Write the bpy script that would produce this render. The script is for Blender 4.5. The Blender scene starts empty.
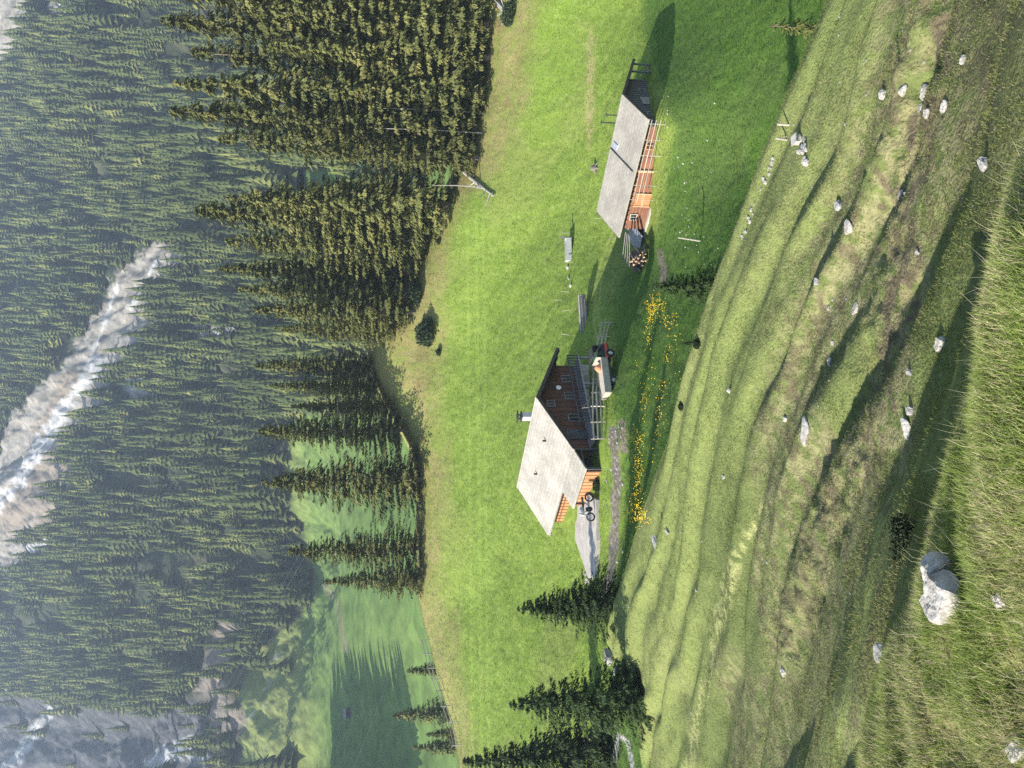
import bpy, math, random
import numpy as np
from mathutils import Vector, Matrix
rad = math.radians
# ------------------------------------------------------------------ camera, sky, sun, exposure
S = bpy.context.scene
F_PX = 770.0
TH = math.atan(112 / 770); CT, ST = math.cos(TH), math.sin(TH)
cd = bpy.data.cameras.new('camera'); cam = bpy.data.objects.new('camera', cd)
S.collection.objects.link(cam); S.camera = cam
cd.sensor_fit = 'HORIZONTAL'; cd.sensor_width = 36; cd.lens = 36 * F_PX / 1024
cd.clip_start = 0.1; cd.clip_end = 6000
# the phone was held upright and the picture stored lying on its side: world up points to the picture's left
cam.matrix_world = Matrix(((0, 1, 0, 0), (-ST, 0, -CT, 0), (-CT, 0, ST, 0), (0, 0, 0, 1)))
SUN_EL, SUN_PHI = rad(29), rad(20)          # sun from the left, a little behind the camera
sunv = Vector((-math.cos(SUN_PHI) * math.cos(SUN_EL), -math.sin(SUN_PHI) * math.cos(SUN_EL), math.sin(SUN_EL)))
W = bpy.data.worlds.new('World'); S.world = W; W.use_nodes = True
nt = W.node_tree; bg = nt.nodes['Background']
sk = nt.nodes.new('ShaderNodeTexSky'); sk.sky_type = 'NISHITA'; sk.sun_disc = False
sk.sun_elevation = SUN_EL; sk.sun_rotation = math.atan2(sunv.x, sunv.y); sk.altitude = 1500
nt.links.new(sk.outputs[0], bg.inputs[0]); bg.inputs[1].default_value = 0.13
ld = bpy.data.lights.new('sun', 'SUN'); ld.energy = 4.8; ld.angle = rad(0.5); ld.color = (1, .955, .88)
lo = bpy.data.objects.new('sun', ld); S.collection.objects.link(lo)
lo.rotation_euler = sunv.to_track_quat('Z', 'Y').to_euler()
S.view_settings.view_transform = 'Standard'; S.view_settings.look = 'None'
S.view_settings.exposure = 1.30; S.view_settings.gamma = 1
S.render.engine = 'CYCLES'
S.cycles.max_bounces = 5; S.cycles.diffuse_bounces = 2; S.cycles.glossy_bounces = 2
S.cycles.volume_bounces = 0; S.cycles.transparent_max_bounces = 8; S.cycles.use_denoising = False

C = S.collection
rng = np.random.default_rng(7); R = random.Random(7)

# ------------------------------------------------------------------ helpers
def tag(o, label=None, cat=None, group=None, kind=None):
    if label: o['label'] = label
    if cat: o['category'] = cat
    if group: o['group'] = group
    if kind: o['kind'] = kind
    return o
def empty(name, loc, rz=0):
    o = bpy.data.objects.new(name, None); C.objects.link(o); o.location = loc; o.rotation_euler = (0, 0, rz)
    o.empty_display_size = .3
    return o
def npmesh(name, V, F, mats, smooth=False, mi=None, col=None):
    V = np.asarray(V, np.float32); F = np.asarray(F, np.int32); k = F.shape[1]
    me = bpy.data.meshes.new(name)
    me.vertices.add(len(V)); me.vertices.foreach_set('co', V.ravel())
    me.loops.add(F.size); me.loops.foreach_set('vertex_index', F.ravel())
    me.polygons.add(len(F)); me.polygons.foreach_set('loop_start', np.arange(0, F.size, k, dtype=np.int32))
    for m in (mats if isinstance(mats, (list, tuple)) else [mats]): me.materials.append(m)
    if mi is not None: me.polygons.foreach_set('material_index', np.asarray(mi, np.int32))
    if smooth: me.polygons.foreach_set('use_smooth', np.ones(len(F), bool))
    if col is not None:
        at = me.attributes.new('col', 'FLOAT_COLOR', 'POINT')
        c4 = np.ones((len(V), 4), np.float32); c4[:, :3] = col; at.data.foreach_set('color', c4.ravel())
    me.update(calc_edges=True)
    return me
def link(name, me, parent=None, loc=None, rz=None, sc=None):
    o = bpy.data.objects.new(name, me); C.objects.link(o)
    if parent is not None: o.parent = parent
    if loc is not None: o.location = loc
    if rz is not None: o.rotation_euler = (0, 0, rz)
    if sc is not None: o.scale = sc if hasattr(sc, '__len__') else (sc,) * 3
    return o
class MB:
    """collects boxes, bars, prisms and lathes for ONE mesh object"""
    def __init__(s): s.v = []; s.f = []
    def add(s, vs, fs):
        n = len(s.v); s.v += [tuple(v) for v in vs]; s.f += [tuple(n + i for i in f) for f in fs]; return s
    def box(s, x0, x1, y0, y1, z0, z1):
        return s.add([(x0,y0,z0),(x1,y0,z0),(x1,y1,z0),(x0,y1,z0),(x0,y0,z1),(x1,y0,z1),(x1,y1,z1),(x0,y1,z1)],
                     [(3,2,1,0),(4,5,6,7),(0,1,5,4),(1,2,6,5),(2,3,7,6),(3,0,4,7)])
    def hexa(s, p): # 8 points, bottom ring then top ring
        return s.add(p, [(3,2,1,0),(4,5,6,7),(0,1,5,4),(1,2,6,5),(2,3,7,6),(3,0,4,7)])
    def bar(s, a, b, w, h=None, n=4):
        a, b = Vector(a), Vector(b); h = h or w; d = (b - a).normalized()
        u = d.cross(Vector((0, 0, 1)));
        if u.length < 1e-3: u = Vector((1, 0, 0))
        u.normalize(); t = u.cross(d).normalized()
        if n == 4: ring = [(-.5,-.5),(.5,-.5),(.5,.5),(-.5,.5)]
        else: ring = [(.5*math.cos(2*math.pi*i/n), .5*math.sin(2*math.pi*i/n)) for i in range(n)]
        vs = [a + u*(w*x) + t*(h*y) for x, y in ring] + [b + u*(w*x) + t*(h*y) for x, y in ring]
        fs = [tuple(range(n-1,-1,-1)), tuple(range(n, 2*n))] + [(i, (i+1) % n, n + (i+1) % n, n + i) for i in range(n)]
        return s.add(vs, fs)
    def tube(s, pts, rs, n=8):
        pts = [Vector(p) for p in pts]; base = len(s.v); u = None
        for i, p in enumerate(pts):
            d = (pts[min(i+1, len(pts)-1)] - pts[max(i-1, 0)]).normalized()
            u = d.orthogonal().normalized() if u is None else (u - d*u.dot(d)).normalized()
            t = d.cross(u); r = rs[i] if hasattr(rs, '__len__') else rs
            for k in range(n):
                a = 2*math.pi*k/n; s.v.append(tuple(p + u*(r*math.cos(a)) + t*(r*math.sin(a))))
        for i in range(len(pts)-1):
            for k in range(n):
                s.f.append((base+i*n+k, base+i*n+(k+1) % n, base+(i+1)*n+(k+1) % n, base+(i+1)*n+k))
        s.f.append(tuple(base+k for k in range(n-1,-1,-1))); s.f.append(tuple(base+(len(pts)-1)*n+k for k in range(n)))
        return s
    def prism(s, poly, axis, a, b):
        """poly = 2D outline; axis 0: outline in (y,z) from x=a to b; axis 1: outline in (x,z) from y=a to b; 2: (x,y)"""
        n = len(poly)
        def P(p, w): return (w, p[0], p[1]) if axis == 0 else ((p[0], w, p[1]) if axis == 1 else (p[0], p[1], w))
        return s.add([P(p, a) for p in poly] + [P(p, b) for p in poly],
                     [tuple(range(n-1,-1,-1)), tuple(range(n, 2*n))] + [(i, (i+1) % n, n+(i+1) % n, n+i) for i in range(n)])
    def mesh(s, name, m, smooth=False):
        me = bpy.data.meshes.new(name); me.from_pydata(s.v, [], s.f); me.materials.append(m)
        if smooth: me.polygons.foreach_set('use_smooth', [True]*len(me.polygons))
        me.update(); return me
    def build(s, name, m, parent=None, smooth=False, loc=None, rz=None):
        me = s.mesh(name, m, smooth)
        import bmesh
        bm = bmesh.new(); bm.from_mesh(me); bmesh.ops.recalc_face_normals(bm, faces=bm.faces); bm.to_mesh(me); bm.free()
        return link(name, me, parent, loc, rz)

# ------------------------------------------------------------------ materials
def mat(name, c1, c2=None, scale=3., rough=.85, bump=0., bscale=None, stretch=None, attr=False, metallic=0., detail=6, c3=None, sss=0, sheen=0, spec=.3):
    m = bpy.data.materials.new(name); m.use_nodes = True; n = m.node_tree.nodes; L = m.node_tree.links
    p = n['Principled BSDF']; p.inputs['Roughness'].default_value = rough; p.inputs['Metallic'].default_value = metallic
    p.inputs['Specular IOR Level'].default_value = spec
    tc = n.new('ShaderNodeTexCoord'); mp = n.new('ShaderNodeMapping'); L.new(tc.outputs['Object'], mp.inputs[0])
    if stretch: mp.inputs['Scale'].default_value = stretch
    nz = n.new('ShaderNodeTexNoise'); nz.inputs['Scale'].default_value = scale; nz.inputs['Detail'].default_value = detail
    nz.inputs['Roughness'].default_value = .65; L.new(mp.outputs[0], nz.inputs[0])
    if attr:
        at = n.new('ShaderNodeAttribute'); at.attribute_name = 'col'
        mr = n.new('ShaderNodeMapRange'); mr.inputs[1].default_value = .3; mr.inputs[2].default_value = .7
        mr.inputs[3].default_value = c1; mr.inputs[4].default_value = c2
        L.new(nz.outputs[0], mr.inputs[0])
        mx = n.new('ShaderNodeVectorMath'); mx.operation = 'SCALE'; L.new(at.outputs['Color'], mx.inputs[0]); L.new(mr.outputs[0], mx.inputs['Scale'])
        L.new(mx.outputs[0], p.inputs['Base Color'])
    else:
        cr = n.new('ShaderNodeValToRGB'); e = cr.color_ramp.elements
        e[0].position = .3; e[0].color = (*c1, 1); e[1].position = .7; e[1].color = (*(c2 or c1), 1)
        if c3: x = e.new(.52); x.color = (*c3, 1)
        L.new(nz.outputs[0], cr.inputs[0])
        oi = n.new('ShaderNodeObjectInfo'); mr = n.new('ShaderNodeMapRange'); mr.inputs[3].default_value = .8; mr.inputs[4].default_value = 1.2
        L.new(oi.outputs['Random'], mr.inputs[0])
        mx = n.new('ShaderNodeVectorMath'); mx.operation = 'SCALE'; L.new(cr.outputs[0], mx.inputs[0]); L.new(mr.outputs[0], mx.inputs['Scale'])
        L.new(mx.outputs[0], p.inputs['Base Color'])
    if bump:
        nb = n.new('ShaderNodeTexNoise'); nb.inputs['Scale'].default_value = bscale or scale*3; nb.inputs['Detail'].default_value = 5
        L.new(mp.outputs[0], nb.inputs[0])
        b = n.new('ShaderNodeBump'); b.inputs['Strength'].default_value = min(1, bump); b.inputs['Distance'].default_value = .06 if bump <= 1 else .06*bump
        L.new(nb.outputs[0], b.inputs['Height']); L.new(b.outputs[0], p.inputs['Normal'])
    return m
def leafy(m, w):
    n = m.node_tree.nodes; L = m.node_tree.links; p = n['Principled BSDF']; t = n.new('ShaderNodeBsdfTranslucent'); x = n.new('ShaderNodeMixShader'); x.inputs[0].default_value = w
    L.new(p.inputs['Base Color'].links[0].from_socket, t.inputs[0]); L.new(p.outputs[0], x.inputs[1]); L.new(t.outputs[0], x.inputs[2]); L.new(x.outputs[0], n['Material Output'].inputs[0])
    return m
M = {}
M['ground'] = mat('ground_turf', .72, 1.28, 5., .95, 1., 14., attr=True, detail=9, spec=.12)
M['mountain'] = mat('mountain_soil', .6, 1.4, .12, .95, 1.0, .5, attr=True, detail=8, spec=.1)
M['needle'] = leafy(mat('spruce_needles', (.052,.064,.021), (.220,.200,.062), .4, .75, c3=(.122,.128,.039), spec=.12), .14)
M['needle_dark'] = leafy(mat('dark_spruce_needles', (.016,.034,.010), (.055,.085,.022), 2.2, .75, spec=.15), .15)
M['needle_far'] = leafy(mat('far_spruce_needles', (.030,.048,.018), (.215,.215,.060), .06, .8, c3=(.085,.105,.030), spec=.1), .15)
M['bark'] = mat('spruce_bark', (.10,.08,.06), (.22,.19,.16), 6, .9, .6)
M['dead'] = mat('bleached_dead_wood', (.22,.20,.17), (.40,.37,.33), 5, .85, .4)
M['roof'] = mat('pale_shingle_roof', (.25,.228,.185), (.345,.32,.265), 5, .8, .5, 12, detail=8)
def courses(m, sx, depth=.12):
    n = m.node_tree.nodes; L = m.node_tree.links; p = n['Principled BSDF']; src = p.inputs['Base Color'].links[0].from_socket
    tc = n.new('ShaderNodeTexCoord'); mp = n.new('ShaderNodeMapping'); mp.inputs['Rotation'].default_value = (0,0,math.pi/2); L.new(tc.outputs['Object'], mp.inputs[0])
    bk = n.new('ShaderNodeTexBrick'); bk.inputs['Scale'].default_value = 1; bk.inputs['Brick Width'].default_value = sx; bk.inputs['Row Height'].default_value = .38; bk.inputs['Mortar Size'].default_value = .018
    bk.inputs['Color1'].default_value = (1,1,1,1); bk.inputs['Color2'].default_value = (.86,.86,.87,1); bk.inputs['Mortar'].default_value = (.62,.61,.6,1); L.new(tc.outputs['Object'], bk.inputs[0])
    st = n.new('ShaderNodeTexNoise'); st.inputs['Scale'].default_value = .5; st.inputs['Detail'].default_value = 5; L.new(tc.outputs['Object'], st.inputs[0])
    mr = n.new('ShaderNodeMapRange'); mr.inputs[1].default_value = .35; mr.inputs[2].default_value = .65; mr.inputs[3].default_value = .84; mr.inputs[4].default_value = 1.08; L.new(st.outputs[0], mr.inputs[0])
    a = n.new('ShaderNodeVectorMath'); a.operation = 'MULTIPLY'; L.new(src, a.inputs[0]); L.new(bk.outputs[0], a.inputs[1])
    b = n.new('ShaderNodeVectorMath'); b.operation = 'SCALE'; L.new(a.outputs[0], b.inputs[0]); L.new(mr.outputs[0], b.inputs['Scale']); L.new(b.outputs[0], p.inputs['Base Color'])
courses(M['roof'], .8)
M['roof_edge'] = mat('dark_roof_edge', (.03,.025,.02), (.07,.055,.045), 5)
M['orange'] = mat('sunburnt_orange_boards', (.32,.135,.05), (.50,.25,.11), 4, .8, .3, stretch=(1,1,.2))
M['brown'] = mat('shade_darkened_brown_boards', (.05,.024,.015), (.14,.058,.032), 3, .8, .4, stretch=(1,1,.2))  # brown timber, with the gable's shade put into the darker tone
M['redbrown'] = mat('red_brown_boards', (.14,.062,.036), (.27,.125,.07), 3, .8, .4, stretch=(.4,.4,2))
M['greywood'] = mat('weathered_grey_wood', (.13,.12,.11), (.30,.28,.26), 4, .9, .5)
M['darkwood'] = mat('tarred_grey_boards', (.045,.043,.045), (.12,.115,.115), 3, .9, .4, stretch=(2,2,.3))
M['palewood'] = mat('pale_peeled_wood', (.30,.265,.21), (.46,.41,.34), 6, .8, .3)
M['freshwood'] = mat('fresh_cut_wood', (.33,.20,.11), (.50,.33,.20), 6, .8, .2)
M['stone'] = mat('grey_limestone', (.16,.155,.145), (.42,.40,.37), 2.5, .9, .5, 5, c3=(.30,.29,.27), detail=7)
M['stone_pale'] = mat('pale_limestone', (.17,.155,.13), (.46,.43,.38), 2.2, .9, .6, 6, c3=(.36,.335,.29), detail=7)
M['plaster'] = mat('dirty_white_plaster', (.36,.35,.33), (.5,.48,.45), 2, .9, .3)
M['concrete'] = mat('pale_concrete', (.24,.215,.18), (.36,.33,.285), 1.2, .9, .4, 6, detail=9)
M['metal'] = mat('galvanised_metal', (.30,.32,.35), (.48,.50,.53), 2, .45, metallic=.6)
M['darkmetal'] = mat('dark_metal', (.03,.03,.035), (.07,.07,.075), 4, .5, metallic=.4)
M['glass'] = mat('window_glass', (.015,.018,.02), (.04,.045,.05), 1, .12, spec=.6)
M['black'] = mat('black_rubber', (.015,.015,.015), (.04,.04,.04), 6, .8)
M['red'] = mat('red_paint', (.42,.045,.025), (.55,.08,.04), 4, .45)
M['green'] = mat('dark_green_paint', (.02,.07,.05), (.04,.11,.08), 4, .5)
M['beige'] = mat('beige_dropside', (.26,.23,.18), (.38,.34,.27), 3, .7)
M['white'] = mat('white_paint', (.68,.68,.66), (.8,.8,.78), 4, .6)
M['hay'] = mat('hay', (.42,.30,.14), (.62,.48,.26), 9, .95, .8)
M['clay'] = mat('clay_orange', (.55,.22,.11), (.7,.32,.18), 6, .8)
M['soil'] = mat('bare_soil', (.11,.08,.055), (.2,.16,.12), 4, .95, .8)
M['juniper'] = mat('juniper_needles', (.014,.026,.012), (.045,.062,.026), 3, .85, spec=.15)
M['flower'] = mat('yellow_petals', (.60,.38,.008), (.75,.52,.02), 3, .7)
M['cable'] = mat('steel_cable', (.25,.26,.27), (.4,.41,.42), 2, .5)
def grassmat(name, lo_, hi_):
    return leafy(mat(name, .8, 1.2, 30, .7, attr=True, spec=.25), .5)
M['grass'] = grassmat('grass_blades', 0, 0)

# ------------------------------------------------------------------ noise and terrain
def vnoise(x, y, seed=0):
    xi = np.floor(x).astype(np.int64); yi = np.floor(y).astype(np.int64); xf = x - xi; yf = y - yi
    def h(a, b):
        n = (a * 374761393 + b * 668265263 + seed * 1442695041) & 0xffffffff
        n = ((n ^ (n >> 13)) * 1274126177) & 0xffffffff
        return ((n ^ (n >> 16)) & 0xffff) / 65535.
    u = xf*xf*(3-2*xf); v = yf*yf*(3-2*yf)
    return (h(xi,yi)*(1-u)+h(xi+1,yi)*u)*(1-v) + (h(xi,yi+1)*(1-u)+h(xi+1,yi+1)*u)*v
def fbm(x, y, seed=0, o=4):
    t = 0; a = .5; n = 0
    for i in range(o):
        t = t + a*vnoise(x*2**i+13.7*i, y*2**i-7.1*i, seed+i); n += a; a *= .5
    return t/n
def sstep(a, b, x):
    t = np.clip((x-a)/(b-a), 0, 1); return t*t*(3-2*t)
def ray(ix, iy):
    """direction with unit depth in Y through picture point (ix, iy)"""
    px, py = 768-iy, ix
    d = np.array([px-384., F_PX*CT+(512-py)*ST, -F_PX*ST+(512-py)*CT]); return d/d[1]
def proj(X, Y, Z):
    yc = Y*ST+Z*CT; zc = np.maximum(Y*CT-Z*ST, .05)
    return 512-F_PX*yc/zc, 768-(384+F_PX*X/zc)      # ix, iy
def pt(px, py, Y):
    d = ray(py, 768-px)*Y; return tuple(d)
class TPS:
    def __init__(s, P, off, sm=1e-4):
        P = np.array(P, float); s.off = off
        s.c = s.dom(P[:,0], P[:,1]); w = P[:,2]/(P[:,1]+off)
        n = len(P); K = s.k(s.c, s.c)+np.eye(n)*sm; Q = np.c_[np.ones(n), s.c]
        A = np.block([[K, Q],[Q.T, np.zeros((3,3))]]); s.w = np.linalg.solve(A, np.r_[w, 0, 0, 0])
    def dom(s, X, Y): return np.stack([X/(Y+s.off)*1.6, np.log(Y+s.off)], -1)
    def k(s, a, b):
        r2 = ((a[:,None,:]-b[None])**2).sum(-1); return .5*r2*np.log(np.maximum(r2, 1e-12))
    def __call__(s, X, Y):
        X = np.atleast_1d(np.asarray(X, float)); Y = np.atleast_1d(np.asarray(Y, float)); sh = X.shape
        X = X.ravel(); Y = Y.ravel(); out = np.empty(len(X))
        for i in range(0, len(X), 60000):
            d = s.dom(X[i:i+60000], Y[i:i+60000])
            out[i:i+60000] = s.k(d, s.c)@s.w[:-3] + s.w[-3] + d@s.w[-2:]
        return (out*(Y+s.off)).reshape(sh)
near_ctrl = [pt(*a) for a in [
 # knoll under the photographer
 (0,880,5.6),(100,900,5.3),(177,925,4.8),(300,965,4.1),(400,990,3.5),(528,1022,2.9),(0,1024,3.5),(177,1024,3.2),(380,1024,2.9),
 # hillside below
 (0,872,7.7),(0,800,18),(0,720,30),(0,650,45),(70,640,46),(130,612,50),(200,700,31),(200,800,18.5),(200,905,7.5),
 (230,638,46),(384,800,20),(384,900,13),(384,986,5.7),(400,690,36),(500,725,31),(600,760,28),(600,850,18.5),(600,930,13),(600,1010,9),
 (690,797,26),(767,830,24),(767,900,16),(767,1024,9.5),(300,660,42),
 # house meadow
 (193,590,66),(319,600,62.5),(418,600,69),(480,592,78),(460,620,70),(514,646,70),(650,663,61),(706,650,69),(600,740,52),(400,650,56),(330,620,58),
 (250,599.5,61.8),(190,598,61.6),(300,606,61.0),(580,656,65.5),(560,672,61),(620,668,61),(500,680,57),(700,700,58),(760,790,47),(760,700,62),(760,620,80),(700,600,82),(620,565,88),(500,560,86),(500,500,100),(400,500,97),(300,500,92),
 (150,500,88),(150,560,72),(0,500,84),(0,590,62),(767,482,108),(650,482,106),(560,440,115),(420,366,132),(420,430,115),(320,410,128),
 (170,420,120),(30,460,105),(170,460,104),(767,540,93),(360,386,131),(500,405,124),(240,415,125),(100,437,113),(480,385,128)]]
near_ctrl += [(0,0,-1.65),(0,-4.5,-.2),(-4,0,-1.7),(-4,-2,-1.1),(-9,2,-2.2),(4,0,-4.2),(3,3.6,-4.1),(7,3,-7.0),(-3.5,6.5,-4.25),(-1.6,5.8,-4.35),(.3,4.5,-3.9),(1.4,2.2,-2.6),
 (-12,15,-7.5),(-20,25,-10),(14,15,-13),(20,22,-16),
 (-12,57.5,-16.6),(.9,43,-17.2),(9.5,36,-18.6),(14.5,32,-19.5),(-25,52,-16),(-5,51,-17.0),(-40,50,-13),(-70,80,-8),(-80,110,-4),(45,50,-30),(60,70,-26),(75,100,-12),
 (80,130,-14),(40,130,-12),(20,160,-16),(0,170,-18),(-40,160,-22),(-90,160,-24),(90,210,-30),(20,220,-34),(-60,220,-36),(-160,220,-30),(170,220,-34),(-120,170,-15),(130,160,-15)]
base_near = TPS(near_ctrl, 6., 2e-4)
CR = np.array([(-40,845),(0,830),(170,765),(270,725),(370,690),(460,665),(540,640),(640,612),(700,640),(768,650),(900,660)], float)
KN = np.array([(-50,1130),(240,1022),(370,988),(470,963),(590,923),(668,898),(768,878),(900,860)], float)
def zones(X, Y, Z):
    ix, iy = proj(X, Y, Z)
    crY = np.interp(iy, [0,80,170,270,370,540,640,768], [24.8,26.5,28.5,31.5,36.5,46.5,50.5,46.5])
    hillB = (1-sstep(-1.0, 2.5, Y-crY))
    kn = 1-sstep(4.4, 5.4, Y+.55*X)
    kn = kn*(1-sstep(2.2, 4.2, X+.25*Y))
    return ix, iy, hillB, kn
def near_h(X, Y):
    z = base_near(X, Y)
    ix, iy, B, K = zones(X, Y, z)
    Bz = B*sstep(6.0, 12.0, np.hypot(X+.5, Y)); q = (24*X+28*Y)/36.9; pr = (28*X-24*Y)/36.9
    wq = q + 2.2*(fbm(X*.11, Y*.11, 3, 3)-.5)*2
    f = (wq/4.3) % 1.0; ter = np.where(f < .7, f/.7, (1-f)/.3)*1.0
    ter = .5-.5*np.cos(2*math.pi*(wq/3.1+.5*fbm(X*.06, Y*.06, 8, 2)*2)) + .25*np.sin(2*math.pi*wq/1.9+fbm(X*.15,Y*.15,6,2)*6)
    f2 = ((wq+.5*fbm(X*.4, Y*.4, 5, 2))/1.55) % 1.0; t2 = np.where(f2 < .65, f2/.65, (1-f2)/.35)
    amp = .40+.75*fbm(X*.06+4, Y*.06, 9, 2)
    z = z + Bz*(ter*.40*amp + t2*.07*sstep(.35,.7,fbm(X*.1+9,Y*.1,31,2)))
    LP = 1-sstep(8, 34, line_d(ix,iy,[(945,0),(925,120),(898,200),(905,280),(885,380),(858,470),(815,560),(795,640)]))
    z = z + Bz*((fbm(X*1.9, Y*1.9, 11, 3)-.5)*(.08+.30*LP))
    z = z + (1-B)*((fbm(X*.09, Y*.09, 15, 3)-.5)*.9*sstep(60,80,Y) + (fbm(X*.8, Y*.8, 17, 3)-.5)*.2 + (fbm(X*2.7, Y*2.7, 18, 2)-.5)*.07)
    z = z + K*((fbm(X*2.2, Y*2.2, 25, 3)-.5)*.20)
    return z
far_ctrl = []
for px in (0, 190, 384, 570, 767):
    for py, Y in ((0,900),(60,790),(100,720),(200,570),(300,455)):
        far_ctrl.append(pt(px, py, Y*(1+.05*math.sin(px*.011+py*.02))))
far_ctrl += [pt(a, b, c) for a, b, c in [(30,440,270),(0,330,400),(150,420,280),(150,345,380),(0,290,450),(330,360,370),(480,380,350),(767,360,370)]]
far_ctrl += [(x, 180, -38) for x in (-200,-70,40,160)]+[(x, 225, -30) for x in (-160,0,160)]
far_ctrl += [(-800,1000,520),(-700,600,190),(-450,350,60),(-260,230,25),(800,1000,520),(700,600,170),(400,300,10),(0,1150,640),(500,1300,700),(-500,1300,760)]
far_ctrl += [(-226,320,44),(-262,400,70),(-215,285,24)]
base_far = TPS(far_ctrl, 0., 1e-4)
def far_h(X, Y):
    z = base_far(X, Y); up = sstep(380, 520, Y)
    r = fbm(X*.012+Y*.004, Y*.004, 41, 4); r2 = np.abs(fbm(X*.03+3, Y*.016, 45, 3)-.5)*2
    z = z + up*((r-.5)*62 - (1-r2)*14) + (fbm(X*.06, Y*.06, 47, 3)-.5)*(2+4*up) + up*(fbm(X*.22, Y*.13, 49, 4)-.5)*5
    return z
def hit(ix, iy, fn=near_h, y0=1.5, y1=200.):
    d = ray(ix, iy); ys = np.exp(np.linspace(math.log(y0), math.log(y1), 900))
    z = fn(d[0]*ys, ys); b = d[2]*ys - z
    k = np.argmax(b < 0) if (b < 0).any() else len(ys)-1
    if k == 0: k = 1
    t = b[k-1]/(b[k-1]-b[k]+1e-9) if (b < 0).any() else 0
    y = ys[k-1]+(ys[k]-ys[k-1])*np.clip(t, 0, 1)
    return Vector((d[0]*y, y, float(fn(np.array([d[0]*y]), np.array([y]))[0])))
def gz(x, y): return float(near_h(np.array([float(x)]), np.array([float(y)]))[0])
def atY(ix, iy, Y):
    d = ray(ix, iy); return Vector(d*Y)
def line_d(ix, iy, pts):
    """distance in pixels to a polyline"""
    best = np.full(ix.shape, 1e9)
    for (ax, ay), (bx, by) in zip(pts[:-1], pts[1:]):
        dx, dy = bx-ax, by-ay; t = np.clip(((ix-ax)*dx+(iy-ay)*dy)/(dx*dx+dy*dy), 0, 1)
        best = np.minimum(best, np.hypot(ix-ax-t*dx, iy-ay-t*dy))
    return best

# ------------------------------------------------------------------ ground sheet
def polar(a_list, ylog, off, fn):
    a, l = np.meshgrid(a_list, ylog); Y = np.exp(l)-off; X = a*(Y+off); Z = fn(X, Y)
    n, m = a.shape; i = np.arange(n*m).reshape(n, m)
    F = np.stack([i[:-1,:-1], i[:-1,1:], i[1:,1:], i[1:,:-1]], -1).reshape(-1, 4)
    return X, Y, Z, F
def mixc(c, m, col):
    return c*(1-m[...,None]) + np.array(col)*m[...,None]
al = np.concatenate([np.linspace(-1.3,-.62,60)[:-1], np.linspace(-.62,.62,1000), np.linspace(.62,1.3,60)[1:]])
X, Y, Z, F = polar(al, np.linspace(math.log(1.2), math.log(226), 1250), 6., near_h)
ix, iy, B, K = zones(X, Y, Z)
n1 = fbm(X*.25, Y*.25, 61, 4); n2 = fbm(X*1.3, Y*1.3, 63, 4); n3 = fbm(X*.07, Y*.07, 65, 3); n4 = fbm(X*5, Y*5, 67, 3)
c = np.ones(X.shape+(3,))*np.array((.160,.225,.034))
c = mixc(c, sstep(.45,.7,n2)*.45, (.20,.262,.05))
c = mixc(c, sstep(.5,.75,n1)*.4, (.145,.225,.028))
n5 = fbm(X*.55+3, Y*.3, 64, 4)
c = mixc(c, sstep(.46,.6,n5)*.35, (.115,.175,.026)); c = mixc(c, sstep(.6,.68,fbm(X*2.6, Y*2.6, 69, 3))*.5, (.24,.29,.075)); c = mixc(c, sstep(.62,.7,n3)*.35, (.20,.215,.06))
# dry grass near the meadow crest
dryE = np.interp(iy, [0,100,170,200,250,350,450,600,700,768], [545,530,500,470,446,444,440,446,470,470])
dry = (1-sstep(-22, 18, ix-dryE+(n1-.5)*50))
c = mixc(c, dry*(.45+.5*sstep(.35,.6,n2)), (.23,.20,.075)); c = mixc(c, dry*sstep(.55,.72,n1)*.55, (.17,.115,.055))
st = (1-sstep(2, 6, np.abs(ix-590)))*(sstep(15,40,iy)*(1-sstep(130,160,iy))); c = mixc(c, st*sstep(.3,.6,n2)*.8, (.33,.27,.12))
for y_, w_ in ((477,1.5),(484,1.2),(468,1.2)):
    c = mixc(c, (1-sstep(w_*.5, w_*2, np.abs(ix-y_-(iy-300)*.01)))*sstep(200,230,iy)*.35, (.24,.33,.06))
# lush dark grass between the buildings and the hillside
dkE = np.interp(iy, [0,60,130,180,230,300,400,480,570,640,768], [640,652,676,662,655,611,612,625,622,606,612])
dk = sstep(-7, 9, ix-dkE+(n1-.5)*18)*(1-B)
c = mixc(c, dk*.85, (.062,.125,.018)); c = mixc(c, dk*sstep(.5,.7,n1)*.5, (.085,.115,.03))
# worn tracks and mud
tr = 1-sstep(.6, 1.8, np.minimum(line_d(ix,iy,[(620,215),(607,245),(597,275),(594,320),(598,350)]), line_d(ix,iy,[(624,218),(611,248),(601,278),(598,320),(603,345)])))
c = mixc(c, tr*.7, (.30,.34,.08))
mud = (1-sstep(2.5, 6, line_d(ix,iy,[(612,430),(617,480),(613,560),(606,600)])+(n2-.5)*7))
c = mixc(c, mud*.9, (.135,.105,.08)); c = mixc(c, mud*sstep(.5,.62,n4), (.24,.21,.18))
mud2 = np.maximum(1-sstep(2, 5, line_d(ix,iy,[(660,252),(665,283)])+(n2-.5)*5), 1-sstep(2,4.5,line_d(ix,iy,[(622,422),(624,450)])+(n2-.5)*6))
c = mixc(c, mud2*.9, (.22,.17,.13))
tr2 = 1-sstep(1, 3.2, line_d(ix,iy,[(612,780),(618,735),(628,742),(634,775)])); c = mixc(c, tr2, (.36,.34,.31))
tr3 = 1-sstep(3, 8, line_d(ix,iy,[(572,768),(590,745)])); c = mixc(c, tr3, (.16,.12,.09))
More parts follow.
